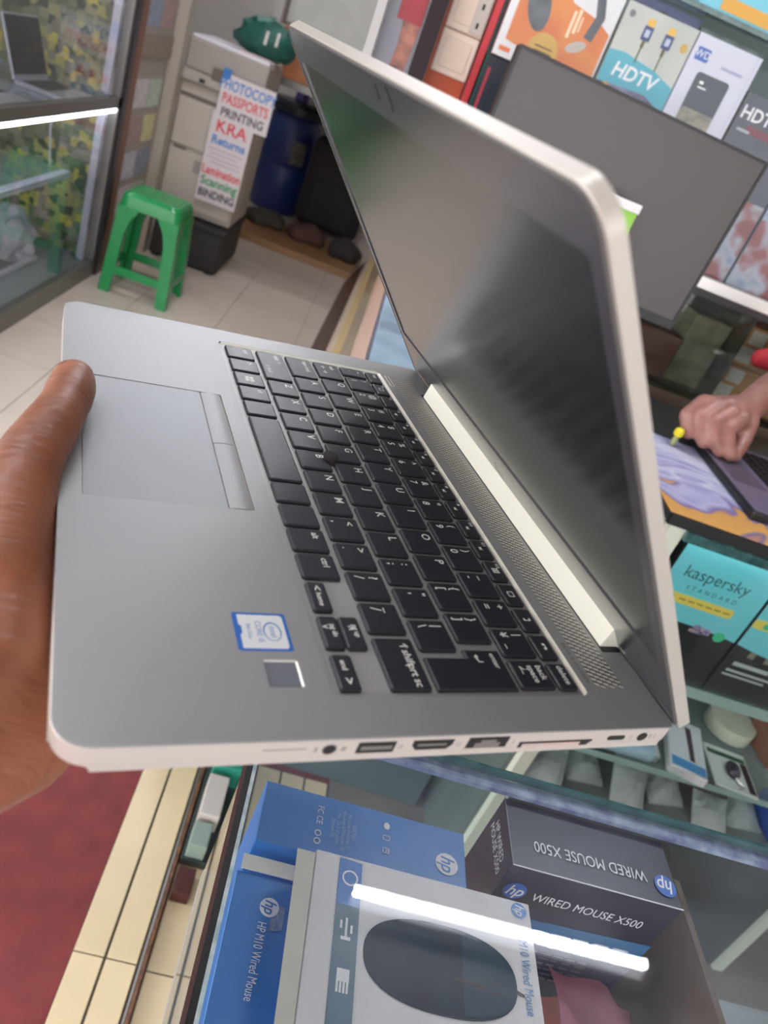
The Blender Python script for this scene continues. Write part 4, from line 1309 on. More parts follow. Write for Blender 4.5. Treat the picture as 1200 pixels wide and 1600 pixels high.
        for a in range(N):
            bm.faces.new((top[a][0], bot[a][0], bot[a + 1][0], top[a + 1][0]))
            bm.faces.new((top[a][N], top[a + 1][N], bot[a + 1][N], bot[a][N]))
            bm.faces.new((top[0][a], top[0][a + 1], bot[0][a + 1], bot[0][a]))
            bm.faces.new((top[N][a], bot[N][a], bot[N][a + 1], top[N][a + 1]))
        ob('pouch', bm, M_film, P, M=Mr)
        h = ob('header', nbox(0, pw, pl + 0.0002, pl + (0.05, 0.032, 0.04, 0.055, 0.035, 0.045)[i], 0.002, 0.007, 0.001, 1), M_bkh, P, M=Mr)
        bars('header_mark', [(pw * 0.3, pw * 0.62, pl + 0.012, pl + 0.019)], mat('header_grey', (150, 150, 150), 0.5), h, T(0, 0, 0.0071))
    p = pack('card_box', 'blue box with an orange ring on the case floor', 1.155, 1.02, 0.08, 0.1, 0.06, 0.1, mat('royal_blue_card', (44, 92, 180), 0.4), z=0.386, cat='box', group=None)
    d = plate_holes(ellipse(0.04, 0.05, 0.028, 0.034, 24), [ellipse(0.04, 0.05, 0.018, 0.024, 24)], 0, 0.0005)
    ob('orange_ring', d, mat('orange_print', (226, 160, 60), 0.5), p, M=T(0, 0, 0.0601))
    # ----- laptop being used on the mat
    A = thing('laptop', 'black and grey laptop lying open on the marbled desk mat under a hand', 'laptop', (0.722, 1.415, 0.999), math.radians(-88))
    ob('base', nbox(0, 0.33, 0, 0.225, 0, 0.014, 0.003), mat('black_laptop_shell', (26, 26, 30), 0.35), A)
    ob('deck', nbox(0.012, 0.32, 0.006, 0.22, 0.0141, 0.0155), mat('lilac_grey_deck', (128, 122, 148), 0.35, 0.3), A)
    bk = nbox(0, 0.0165, 0, 0.0165, 0, 0.002, 0.0005, 1)
    first = None
    for r in range(5):
        for c in range(14):
            Mk = T(0.03 + c * 0.0195, 0.095 + r * 0.0205, 0.0156)
            if first is None:
                first = ob('key', bk, M_black, A, M=Mk)
            else:
                inst(first, 'key', A, Mk)
    ob('touchpad', nbox(0.105, 0.215, 0.015, 0.08, 0.0156, 0.0161), mat('touchpad_dark', (90, 86, 104), 0.3), A)
    Ms = Matrix.Translation((0, 0.224, 0.012)) @ Matrix.Rotation(math.radians(-12), 4, 'X')
    ob('screen', nbox(0.0, 0.33, 0, 0.006, 0, 0.21, 0.003), MATS['black_laptop_shell'], A, M=Ms)
    # yellow-topped pin standing near the back of the mat
    pn = thing('push_pin', 'small yellow-headed pin standing at the rear of the desk mat', 'pin', (0.668, 1.318, 0.999))
    bm = bmesh.new()
    lathe(bm, [(0.002, 0), (0.005, 0.002), (0.006, 0.012), (0.004, 0.018)], 12)
    ob('stem', bm, mat('grey_green_pin', (150, 156, 110), 0.4), pn, smooth=True)
    bm = bmesh.new()
    lathe(bm, [(0.004, 0.018), (0.009, 0.022), (0.009, 0.032), (0.005, 0.036)], 12)
    ob('head', bm, mat('yellow_pin', (226, 212, 40), 0.4), pn, smooth=True)

# ================================================================== MONITOR
def monitor():
    Mm = Matrix.Translation((0.132, 1.40, 1.185)) @ Matrix.Rotation(math.radians(3.0), 4, 'Z') @ Matrix.Rotation(math.radians(1.6), 4, 'Y')
    Mo = thing('monitor', 'large switched-off monitor with dark grey face standing behind the silver laptop', 'monitor', (0.29, 1.44, 1.0))
    inv = Matrix.Translation((-0.29, -1.44, -1.0)) @ Mm
    Wd, Hh = 0.468, 0.306
    ob('shell', nbox(0, Wd, 0.004, 0.035, 0, Hh, 0.004), M_black, Mo, M=inv)
    bm = plate_holes(rrect(0, Wd, 0, Hh, 0.002, 2), [rrect(0.005, Wd - 0.005, 0.016, Hh - 0.005, 0.001, 2)], 0, 0.003)
    fr = frame((0, 0.004, 0), (1, 0, 0), (0, 0, 1))
    ob('bezel', bm, mat('monitor_bezel', (30, 29, 33), 0.4), Mo, M=inv @ fr)
    bm = bmesh.new()
    prism(bm, rrect(0.005, Wd - 0.005, 0.016, Hh - 0.005, 0.001, 2), 0, 0.001)
    ob('display', bm, mat('matte_grey_display', (74, 71, 70), 0.36, spec=0.5), Mo, M=inv @ fr)
    ob('neck', nbox(-0.03, 0.03, 0.0, 0.025, 0.015, 0.26, 0.004), M_black, Mo, M=T(0.0, 0.03, 0))
    ob('foot', nbox(-0.08, 0.08, -0.08, 0.10, 0.0, 0.014, 0.004), M_black, Mo)
    # green and white card stuck at its face
    k = thing('price_card', 'small green and white card standing by the monitor at the lid corner', 'card', (0.411, 1.362, 1.0))
    ob('white_part', nbox(-0.05, 0.013, 0, 0.010, 0.333, 0.3475, 0.001), M_white, k)
    ob('green_part', nbox(-0.05, 0.011, 0.001, 0.009, 0.26, 0.333, 0.001), mat('lime_card', (142, 200, 76), 0.5), k)
    ob('holder', nbox(-0.03, -0.02, 0.002, 0.008, 0.0, 0.26, 0.001), MATS['pale_green_post'], k)

# ================================================================== WALL SHELF with boxed accessories
def wall_shelf():
    S = thing('wall_shelf', 'wall display unit of glass shelves with a silver rail behind the monitor', 'shelf', (-0.1, 1.70, 1.0))
    X0, Y0 = -0.1, 1.70
    def bx(name, x0, x1, y0, y1, z0, z1, m, bevel=0.0):
        return ob(name, nbox(x0 - X0, x1 - X0, y0 - Y0, y1 - Y0, z0 - 1.0, z1 - 1.0, bevel), m, S)
    bx('shelf_board', 0.022, 1.28, 1.70, 2.05, 1.215, 1.255, mat('dark_shelf_board', (40, 36, 38), 0.4))
    bx('silver_rail', 0.022, 1.28, 1.688, 1.70, 1.230, 1.258, mat('silver_rail_metal', (206, 204, 202), 0.3, 0.6), 0.003)
    bx('glass_shelf', 0.022, 1.28, 1.71, 2.05, 1.672, 1.679, glass('green_shelf_glass', (0.7, 0.85, 0.8)))
    bx('shelf_rim', 0.022, 1.28, 1.704, 1.71, 1.671, 1.680, M_glass_edge)
    bx('back_panel', 0.13, 1.28, 2.05, 2.07, 1.0, 2.4, mat('grey_teal_back', (86, 100, 102), 0.5))
    bx('side_post', -0.012, 0.020, 1.70, 1.74, 1.27, 2.9, mat('dark_purple_post', (44, 34, 40), 0.5, spec=0.2))
    bx('end_post', -0.105, -0.088, 1.70, 1.74, 1.30, 2.9, mat('pale_grey_post', (176, 176, 176), 0.4))
    bx('front_pane', 0.13, 1.28, 1.712, 1.715, 1.258, 1.670, glass('shelf_front_glass', (0.97, 0.98, 0.985), f0=0.010))
    bx('lower_pane', 0.62, 1.28, 1.70, 1.703, 1.0, 1.214, glass('lower_case_glass', (0.88, 0.91, 0.88), haze=((110, 112, 100), 0.02, 0.12)))
    bx('lower_divider', 0.876, 0.884, 1.704, 2.05, 1.0, 1.214, mat('dark_green_divider', (44, 54, 48), 0.3))
    bx('lower_shelf', 0.62, 1.28, 1.704, 2.05, 1.006, 1.012, glass('dark_shelf_glass', (0.8, 0.88, 0.86)))
    bx('base_board', 0.565, 1.28, 1.70, 2.05, 0.955, 0.998, mat('brown_base_board', (92, 78, 66), 0.5))
    for x in (0.57, 1.24):
        bx('leg', x, x + 0.03, 1.99, 2.05, 0.0, 1.0, M_alupro_dk)
    # poster strip between the posts
    ps = thing('poster', 'narrow poster strip of red and flesh tones beside the dark post', 'poster', (-0.086, 1.725, 1.32))
    ob('sheet', nbox(0, 0.072, 0, 0.002, 0, 0.6), mat('poster_grey', (128, 130, 142), 0.4), ps)
    Mf = frame((0, -0.0004, 0), (1, 0, 0), (0, 0, 1))
    flat('printed_figure', [(0.028, 0.0), (0.062, 0.0), (0.066, 0.1), (0.070, 0.15), (0.034, 0.16), (0.038, 0.11)], mat('poster_skin', (176, 112, 92), 0.4, rgb2=(70, 40, 50), nscale=25), ps, Mf)
    flat('printed_red', [(0.022, 0.15), (0.070, 0.15), (0.071, 0.26), (0.020, 0.26)], mat('poster_red', (150, 24, 40), 0.4), ps, Mf @ T(0, 0, 0.0004))
    # socket boxes with red carton behind
    oc = ob('carton', nbox(0.0, 0.078, 0.0, 0.05, 0.0, 0.345, 0.001), mat('orange_red_card', (190, 78, 34), 0.5), None)
    oc.location = (0.0215, 1.752, 1.256)
    tag(oc, 'tall orange carton behind the two wall socket packs', 'box')
    def socket(z, lab, dual):
        K = thing('wall_switch', lab, 'switch', (0.026, 1.738, z), group='wall switch packs')
        ob('plate', nbox(0, 0.074, 0, 0.012, 0, 0.076, 0.003, 2), mat('ivory_plastic', (226, 206, 190), 0.4), K)
        ob('rocker', nbox(0.010, 0.064, -0.002, 0.001, 0.012, 0.064, 0.0008, 1), mat('ivory_plastic_2', (220, 198, 182), 0.4), K)
        if dual:
            ob('socket_face', nbox(0.046, 0.072, -0.003, 0.0, 0.004, 0.072, 0.001, 1), mat('grey_socket', (186, 178, 170), 0.4), K)
            for k in range(2):
                ob('socket_hole', nbox(0.056, 0.061, -0.0036, -0.003, 0.014 + 0.032 * k, 0.024 + 0.032 * k), M_black, K)
    socket(1.413, 'square ivory wall switch under the socket pack', False)
    socket(1.490, 'ivory wall switch with a grey socket side, above the plain one', True)
    k = ob('carton', nbox(0, 0.07, 0, 0.03, 0, 0.12, 0.001), mat('white_curved_pack', (222, 222, 220), 0.4), None)
    k.location = (0.024, 1.72, 1.258)
    tag(k, 'white pack at the foot of the ivory wall switches', 'box')
    rc = ob('carton', nbox(0, 0.014, 0, 0.12, 0, 0.36, 0.001), mat('red_card', (186, 30, 44), 0.4), None)
    rc.location = (0.104, 1.74, 1.256)
    tag(rc, 'slim red carton standing on edge beside the wall switches', 'box')
    dk = thing('accessory_box', 'slim dark teal carton left of the headphone box', 'box', (0.121, 1.75, 1.256))
    ob('carton', nbox(0, 0.062, 0, 0.10, 0, 0.222, 0.001), mat('dark_teal_card', (36, 44, 58), 0.4), dk)
    flat('red_lettering', [(0.012, 0.12), (0.018, 0.12), (0.018, 0.2), (0.012, 0.2)], mat('pink_red_print', (190, 60, 80), 0.5), dk, Mf)
    flat('green_edge', [(0.0, 0.0), (0.005, 0.0), (0.005, 0.222), (0.0, 0.222)], mat('deep_green_print', (20, 92, 80), 0.5), dk, Mf)
    # headphone box
    hb = thing('headphone_box', 'white and orange carton with grey headphones pictured', 'box', (0.128, 1.72, 1.4785))
    Wd, Hh = 0.2, 0.19
    body = ob('carton', nbox(0, Wd, 0, 0.075, 0, Hh, 0.001), M_white, hb)
    flat('orange_field', [(0.014, 0.030), (0.196, 0.004), (0.196, 0.10), (0.165, 0.115), (0.11, 0.125), (0.08, 0.17), (0.014, 0.175)], mat('orange_card', (212, 100, 44), 0.4, rgb2=(226, 140, 62), nscale=12), body, Mf)
    flat('orange_bar', [(0.008, 0.010), (0.03, 0.010), (0.03, 0.018), (0.008, 0.018)], mat('orange_bar', (224, 110, 44), 0.4), body, Mf)
    hp = bmesh.new()
    tube(hp, [(0.052, 0.10, 0), (0.05, 0.15, 0), (0.075, 0.18, 0), (0.115, 0.185, 0), (0.150, 0.165, 0), (0.168, 0.12, 0), (0.160, 0.08, 0)], 0.009)
    bmesh.ops.scale(hp, vec=(1, 1, 0.08), verts=hp.verts)
    ob('headband_picture', hp, mat('grey_blue_print', (70, 78, 86), 0.35), body, M=Mf @ T(0, 0, 0.0008))
    flat('earcup_picture', ellipse(0, 0, 0.022, 0.042, 24), mat('earcup_print', (92, 100, 106), 0.3, rgb2=(54, 62, 68), nscale=40), body, Mf @ T(0.052, 0.100, 0.0006) @ Matrix.Rotation(0.35, 4, 'Z'), 0.0008)
    flat('earcup_picture', ellipse(0, 0, 0.020, 0.009, 24), mat('silver_print', (190, 180, 170), 0.3), body, Mf @ T(0.145, 0.062, 0.0006) @ Matrix.Rotation(0.5, 4, 'Z'), 0.0008)
    flat('gold_seal', ellipse(0, 0, 0.030, 0.030, 28), mat('gold_sticker', (206, 164, 70), 0.35), body, Mf @ T(0.088, 0.035, 0.0008), 0.0006)
    bars('seal_print', [(-0.018, 0.018, 0.004, 0.007), (-0.018, 0.018, -0.004, -0.001)], mat('brown_print', (110, 80, 30), 0.5), body, Mf @ T(0.088, 0.035, 0.0015))
    bars('vertical_print', [(0.118, 0.124, 0.07, 0.115), (0.127, 0.133, 0.08, 0.120), (0.136, 0.139, 0.085, 0.110)], mat('cream_print', (246, 220, 180), 0.4), body, Mf @ T(0, 0, 0.0006))
    # lower carton that the headphone box stands on
    lc = ob('carton', nbox(0, 0.15, 0, 0.08, 0, 0.2215, 0.001), mat('brown_stock_carton', (120, 96, 74), 0.6), None)
    lc.location = (0.186, 1.722, 1.256)
    tag(lc, 'brown carton under the headphone box, hidden by the monitor', 'box')
    # cable box
    cb = thing('cable_box', 'video cable carton with two gold-tipped plugs and turquoise band', 'box', (0.3345, 1.72, 1.256))
    Wd, Hh = 0.146, 0.388
    body = ob('carton', nbox(0, Wd, 0, 0.04, 0, Hh, 0.001), mat('pale_silver_card', (184, 190, 182), 0.3, rgb2=(205, 208, 200), nscale=6), cb)
    bs = Hh - 0.386
    flat('band', [(0.0, 0.252), (0.10, 0.258), (0.146, 0.24), (0.146, 0.285), (0.10, 0.300), (0.03, 0.310), (0.0, 0.306)], mat('turquoise_print', (72, 176, 196), 0.35), body, Mf)
    flat('purple_field', [(0.0, 0.20), (0.146, 0.20), (0.146, 0.24), (0.10, 0.258), (0.0, 0.252)], mat('violet_print', (74, 66, 110), 0.4, rgb2=(130, 130, 160), nscale=30), body, Mf)
    flat('gold_seal', ellipse(0.02, 0.246, 0.008, 0.008, 16), MATS['gold_sticker'], body, Mf @ T(0, 0, 0.0004))
    flat('gold_seal', ellipse(0.132, 0.352, 0.008, 0.009, 6), MATS['gold_sticker'], body, Mf)
    text('lettering', 'HDTV', 0.034, M_whiteprint, body, Mf @ T(0.066, 0.279, 0.0005), shear=0.15, bold=0.0008)
    for x in (0.055, 0.098):
        bars('plug_picture', [(x - 0.009, x + 0.009, 0.338, 0.362)], mat('plug_blue', (40, 62, 120), 0.35), body, Mf, 0.001)
        bars('plug_tip_picture', [(x - 0.007, x + 0.007, 0.362, 0.374)], mat('plug_gold', (204, 160, 70), 0.3, 0.4), body, Mf, 0.001)
        bars('plug_cord_picture', [(x - 0.003, x + 0.003, 0.326, 0.338), (x - 0.0012, x + 0.0012, 0.300, 0.326)], mat('cord_olive', (92, 84, 50), 0.5), body, Mf, 0.001)
        bars('plug_mark', [(x - 0.0045, x + 0.0045, 0.344, 0.356)], mat('pale_blue_mark', (190, 200, 220), 0.4), body, Mf @ T(0, 0, 0.001), 0.0003)
    flat('ring_mark', ellipse(0.014, 0.370, 0.006, 0.006, 16), M_greyprint, body, Mf)
    # navy box peeping over it
    nb = thing('accessory_box', 'navy hanging carton peeping over the video cable carton', 'box', (0.342, 1.78, 1.256))
    body = ob('carton', nbox(0, 0.15, 0, 0.03, 0, 0.413, 0.001), mat('navy_card', (58, 64, 118), 0.4), nb)
    flat('hanger_slot', [(0.06, 0.392), (0.09, 0.392), (0.084, 0.399), (0.078, 0.399), (0.075, 0.404), (0.072, 0.399), (0.066, 0.399)], M_black, body, Mf)
    # portable drive box
    wd = thing('drive_box', 'white portable drive carton with a dark drive pictured', 'box', (0.483, 1.718, 1.256))
    Wd, Hh = 0.134, 0.388
    body = ob('carton', nbox(0, Wd, 0, 0.05, 0, Hh, 0.001), mat('cool_white_card', (214, 216, 232), 0.35), wd)
    flat('logo_patch', rrect(0.008, 0.036, 0.345, 0.367, 0.003, 3), mat('logo_patch_blue', (62, 104, 186), 0.4), body, Mf)
    text('logo_lettering', 'WD', 0.017, M_whiteprint, body, Mf @ T(0.022, 0.356, 0.0005))
    bars('product_print', [(0.066, 0.112, 0.346, 0.351)], mat('lavender_print', (170, 172, 205), 0.5), body, Mf)
    d = flat('drive_picture', rrect(0.028, 0.098, 0.215, 0.330, 0.007, 4), mat('drive_slate', (42, 54, 72), 0.3), body, Mf, 0.0006)
    flat('drive_lower', rrect(0.028, 0.098, 0.215, 0.268, 0.007, 4), mat('drive_texture', (120, 120, 116), 0.4, rgb2=(170, 160, 140), nscale=70), d, T(0, 0, 0.0006))
    bars('drive_mark', [(0.040, 0.048, 0.312, 0.317), (0.040, 0.058, 0.305, 0.3075)], M_whiteprint, d, T(0, 0, 0.0007))
    bars('side_line', [(0.125, 0.1258, 0.0, 0.388)], mat('pale_line', (180, 182, 200), 0.5), body, Mf)
    # dark box at right
    hd = thing('cable_box', 'dark slate video adapter carton with white lettering at the right end', 'box', (0.623, 1.722, 1.256))
    body = ob('carton', nbox(0, 0.15, 0, 0.04, 0, 0.335, 0.001), mat('slate_card', (74, 80, 94), 0.35), hd)
    text('lettering', 'HDTV', 0.032, M_whiteprint, body, Mf @ T(0.048, 0.300, 0.0005), bold=0.0006)
    bars('red_line', [(0.03, 0.14, 0.268, 0.282)], mat('dull_red_print', (128, 70, 84), 0.5), body, Mf)
    bars('small_print', [(0.012, 0.04, 0.268, 0.273), (0.006, 0.10, 0.205, 0.209), (0.006, 0.11, 0.194, 0.198), (0.032, 0.040, 0.218, 0.236)], mat('silver_grey_print', (180, 184, 190), 0.5), body, Mf @ T(0, 0, 0.0004))
    flat('colour_print', [(0.0, 0.0), (0.15, 0.0), (0.15, 0.16), (0.0, 0.16)], ramp_mat('blurred_print', [(0.3, (96, 120, 160)), (0.45, (170, 176, 190)), (0.55, (150, 84, 88)), (0.7, (120, 70, 74))], 'NOISE', 14, 2, 0.4), body, Mf)
    k = thing('cable_box', 'pale blue carton with red print right of the slate adapter carton', 'box', (0.78, 1.722, 1.256))
    body = ob('carton', nbox(0, 0.15, 0, 0.04, 0, 0.30, 0.001), mat('pale_blue_card', (160, 174, 196), 0.35), k)
    flat('colour_print', [(0.0, 0.0), (0.15, 0.0), (0.15, 0.14), (0.0, 0.14)], MATS['blurred_print'], body, Mf)
    # boxes on the upper glass shelf
    for i, (x, w_, lab, m_) in enumerate(((0.455, 0.20, 'sky blue carton with an orange band on the upper glass shelf', mat('sky_blue_card', (120, 196, 216), 0.4)), (0.665, 0.16, 'pale lilac carton at the right of the upper glass shelf', mat('lilac_card', (190, 186, 210), 0.4)))):
        k = thing('accessory_box', lab, 'box', (x, 1.722, 1.679))
        body = ob('carton', nbox(0, w_, 0, 0.08, 0, 0.16, 0.001), m_, k)
        if i == 0:
            bars('orange_band', [(0.04, w_, 0.008, 0.03)], mat('amber_print', (214, 164, 76), 0.4), body, Mf)
    k = ob('adapter_pack', nbox(0, 0.05, 0, 0.03, 0, 0.05, 0.004), mat('clear_blister', (120, 150, 146), 0.15), None)
    k.location = (0.515, 1.79, 1.644 - 0.388 + 0.0)
    k.location = (0.515, 1.80, 1.256)
    bpy.data.objects.remove(k, do_unlink=True)
    bk = ob('accessory_box', nbox(0, 0.14, 0, 0.03, 0, 0.405, 0.001), mat('dark_pack', (52, 66, 74), 0.3, rgb2=(96, 120, 120), nscale=20), None)
    bk.location = (0.50, 1.79, 1.256)
    tag(bk, 'dark teal pack standing behind the white drive carton', 'box')
    # cardboard stock boxes with white labels in the lower case
    M_cb = mat('brown_cardboard', (178, 132, 88), 0.7, noise=0.08, nscale=30)
    M_lb = mat('label_paper', (212, 208, 206), 0.6, rgb2=(180, 178, 178), nscale=400)
    labs = [('upper left', 0.892, 1.105), ('upper right', 0.996, 1.105), ('lower left', 0.892, 1.0125), ('lower right', 0.996, 1.0125)]
    for lab, x, z in labs:
        k = thing('stock_box', '%s cardboard stock box with white labels in the glass case' % lab, 'box', (x, 1.73, z), group='cardboard stock boxes')
        body = ob('carton', nbox(0, 0.100, 0, 0.12, 0, 0.090, 0.001), M_cb, k)
        bars('label', [(0.012, 0.050, 0.052, 0.084)], M_lb, body, Mf)
        bars('label', [(0.004, 0.042, 0.008, 0.044)], M_lb, body, Mf)
        bars('tape', [(0.055, 0.099, 0.044, 0.047)], mat('orange_tape_line', (212, 150, 90), 0.5), body, Mf)
    k = ob('stock_box', nbox(0, 0.13, 0, 0.1, 0, 0.1, 0.002), mat('dark_red_stock', (92, 40, 44), 0.5), None)
    k.location = (0.64, 1.74, 1.0125)
    tag(k, 'dark red box in the glass case just under the monitor edge', 'box')
    k = ob('stock_box', nbox(0, 0.09, 0, 0.1, 0, 0.16, 0.002), mat('olive_grey_stock', (104, 104, 88), 0.5, rgb2=(140, 136, 118), nscale=25), None)
    k.location = (0.78, 1.76, 1.0125)
    tag(k, 'olive grey box in the glass case left of the cardboard boxes', 'box')

# ================================================================== LEFT GLASS CABINET
def mini_laptop(label, loc, rz, w_, d, h, c_shell, tilt, group):
    A = thing('laptop', label, 'laptop', loc, rz, group)
    m_s = mat('shell_%d_%d_%d' % c_shell, c_shell, 0.35, 0.4)
    ob('base', nbox(0, w_, 0, d, 0, 0.016, 0.003), m_s, A)
    ob('keyboard', nbox(0.02, w_ - 0.02, d * 0.45, d * 0.9, 0.0161, 0.018, 0.0005, 1), mat('keyboard_dark', (70, 70, 78), 0.5), A)
    ob('touchpad', nbox(w_ * 0.35, w_ * 0.65, d * 0.08, d * 0.38, 0.0161, 0.0168), mat('touchpad_pale', (176, 176, 186), 0.35), A)
    Ms = Matrix.Translation((0, d, 0.014)) @ Matrix.Rotation(math.radians(-tilt), 4, 'X')
    s = ob('lid', nbox(0, w_, 0, 0.008, 0, h, 0.003), m_s, A, M=Ms)
    ob('screen', nbox(0.008, w_ - 0.008, -0.001, 0.001, 0.018, h - 0.008), mat('cabinet_screen', (52, 50, 62), 0.15), s)
    return A

def left_cabinet():
    C = thing('display_cabinet', 'tall aluminium and glass cabinet with laptops on its upper deck', 'cabinet', (-1.22, 2.2, 0.0))
    X0, Y0 = -1.22, 2.2
    def bx(name, x0, x1, y0, y1, z0, z1, m, bevel=0.0):
        return ob(name, nbox(x0 - X0, x1 - X0, y0 - Y0, y1 - Y0, z0, z1, bevel), m, C)
    M_fr = mat('white_aluminium_frame', (198, 198, 212), 0.35, 0.3)
    bx('bottom_rail', -1.25, -1.215, 2.2, 3.92, 0.0, 0.085, M_alupro_dk)
    bx('middle_rail', -1.25, -1.215, 2.2, 3.92, 0.800, 0.845, M_alupro_dk)
    bx('middle_lip', -1.252, -1.222, 2.2, 3.90, 0.782, 0.800, emit('led_strip', (240, 246, 255), 9.0))
    bx('top_rail', -1.25, -1.215, 2.2, 3.92, 1.95, 2.0, M_alupro_dk)
    bx('corner_post', -1.25, -1.215, 3.885, 3.92, 0.085, 1.95, M_alupro_dk)
    bx('inner_post', -1.285, -1.252, 3.84, 3.885, 0.085, 0.78, M_fr)
    bx('inner_post', -1.285, -1.252, 3.84, 3.885, 0.85, 1.95, M_fr)
    bx('back_post', -1.85, -1.815, 3.85, 3.885, 0.0, 1.95, M_fr)
    bx('back_post', -1.85, -1.815, 3.02, 3.055, 0.0, 1.95, M_fr)
    bx('front_pane', -1.2335, -1.2305, 2.2, 3.885, 0.085, 0.782, glass('cabinet_glass', (0.96, 0.97, 0.985)))
    bx('upper_pane', -1.2335, -1.2305, 2.2, 3.885, 0.845, 1.95, glass('cabinet_glass', (0.96, 0.97, 0.985)))
    bx('upper_deck', -1.86, -1.25, 2.2, 3.90, 0.805, 0.812, glass('deck_glass', (0.80, 0.9, 0.9), haze=((200, 206, 220), 0.25, 0.4)))
    bx('lower_shelf', -1.75, -1.30, 2.2, 3.66, 0.50, 0.507, glass('low_glass', (0.8, 0.92, 0.9), haze=((180, 200, 196), 0.1, 0.2)))
    bx('shelf_rail', -1.335, -1.30, 2.2, 3.66, 0.485, 0.513, M_fr, 0.004)
    bx('shelf_rail', -1.75, -1.725, 2.2, 3.66, 0.485, 0.513, M_fr, 0.004)
    bx('cabinet_floor', -1.86, -1.25, 2.2, 3.90, 0.06, 0.085, mat('teal_grey_floor', (96, 112, 120), 0.4))
    M_fol = ramp_mat('foliage_reflection', [(0.0, (74, 80, 70)), (0.28, (112, 122, 98)), (0.46, (150, 150, 122)), (0.62, (176, 170, 112)), (0.72, (214, 200, 96)), (0.80, (122, 128, 108)), (1.0, (160, 150, 142))], 'VORONOI', 26, rough=0.5)  # foliage reflected in the cabinet glass, painted on the panels as a pattern
    bx('back_panel', -1.885, -1.86, 2.2, 3.92, 0.06, 2.0, M_fol)
    bx('end_panel', -1.86, -1.30, 3.90, 3.915, 0.085, 1.95, M_fol)
    bm = bmesh.new()
    tube(bm, [(-1.40 - X0, 3.62 - Y0, 0.80), (-1.395 - X0, 3.62 - Y0, 0.66), (-1.38 - X0, 3.625 - Y0, 0.515)], 0.004)
    ob('support_wire', bm, M_fr, C)
    mini_laptop('open silver laptop with dark screen on the cabinet deck nearest the corner post', (-1.265, 3.44, 0.8125), math.radians(90), 0.33, 0.22, 0.23, (190, 190, 204), 18, 'laptops in the left cabinet')
    mini_laptop('open pale laptop half out of frame on the cabinet deck', (-1.265, 2.80, 0.8125), math.radians(90), 0.35, 0.24, 0.23, (206, 206, 214), 14, 'laptops in the left cabinet')
    # crumpled clear plastic bag
    bm = bmesh.new()
    bmesh.ops.create_icosphere(bm, subdivisions=3, radius=0.1)
    rr = random.Random(5)
    for v in bm.verts:
        v.co *= 1 + rr.uniform(-0.22, 0.22)
        v.co.z *= 1.25
        v.co.z = max(v.co.z, -0.105)
    o = ob('plastic_bag', bm, glass('crumpled_film', (0.9, 0.92, 0.95), 0.1, haze=((206, 210, 222), 0.4, 0.8)), None)
    o.location = (-1.46, 3.50, 0.085 + 0.105)
    tag(o, 'crumpled clear plastic bag on the cabinet floor', 'bag')
    o = ob('rod', nbox(0, 0.02, 0, 0.6, 0, 0.02, 0.003), M_fr, None)
    o.location = (-1.40, 3.02, 0.085)
    tag(o, 'loose white aluminium rod lying on the cabinet floor', 'rod')
    # partition with dark frame and pinned papers beyond the cabinet
    D = struct(ob('door_1', nbox(-1.235, -1.205, 3.925, 3.975, 0, 2.3), mat('black_door_frame', (38, 32, 36), 0.35)))
    ob('hinge', nbox(-1.245, -1.237, 3.93, 3.965, 1.05, 1.10), M_black, D)
    ob('wood_edge', nbox(-1.235, -1.206, 3.976, 4.06, 0, 2.3), mat('orange_brown_edge', (124, 86, 66), 0.5), D)
    ob('door_panel', nbox(-1.235, -1.215, 4.061, 4.55, 0, 2.3), mat('grey_beige_panel', (150, 142, 136), 0.4), D)
    ob('cross_rail', nbox(-1.2145, -1.206, 4.061, 4.55, 1.02, 1.12), mat('taupe_rail', (138, 126, 116), 0.5), D)
    cols = [(206, 204, 206), (190, 206, 190), (200, 200, 214), (150, 160, 180), (176, 150, 150), (214, 208, 160)]
    n = 0
    for j in range(4):
        for i in range(2):
            z = 0.28 + j * 0.17
            k = ob('paper', nbox(0, 0.002, 0, 0.2, 0, 0.13), mat('pinned_paper_%d' % (n % 6), cols[n % 6], 0.6, noise=0.25, nscale=30), D)
            k.location = (-1.2145, 4.09 + i * 0.22, z)
            n += 1
    for j in range(2):
        for i in range(2):
            k = ob('paper', nbox(0, 0.002, 0, 0.2, 0, 0.18), mat('pinned_paper_%d' % ((n + 1) % 6), cols[(n + 1) % 6], 0.6), D)
            k.location = (-1.2145, 4.09 + i * 0.22, 1.15 + 0.2 * j)
            n += 1
    ob('outer_jamb', nbox(-1.24, -1.16, 4.56, 4.66, 0, 2.3), mat('cream_jamb', (168, 160, 148), 0.5), D)

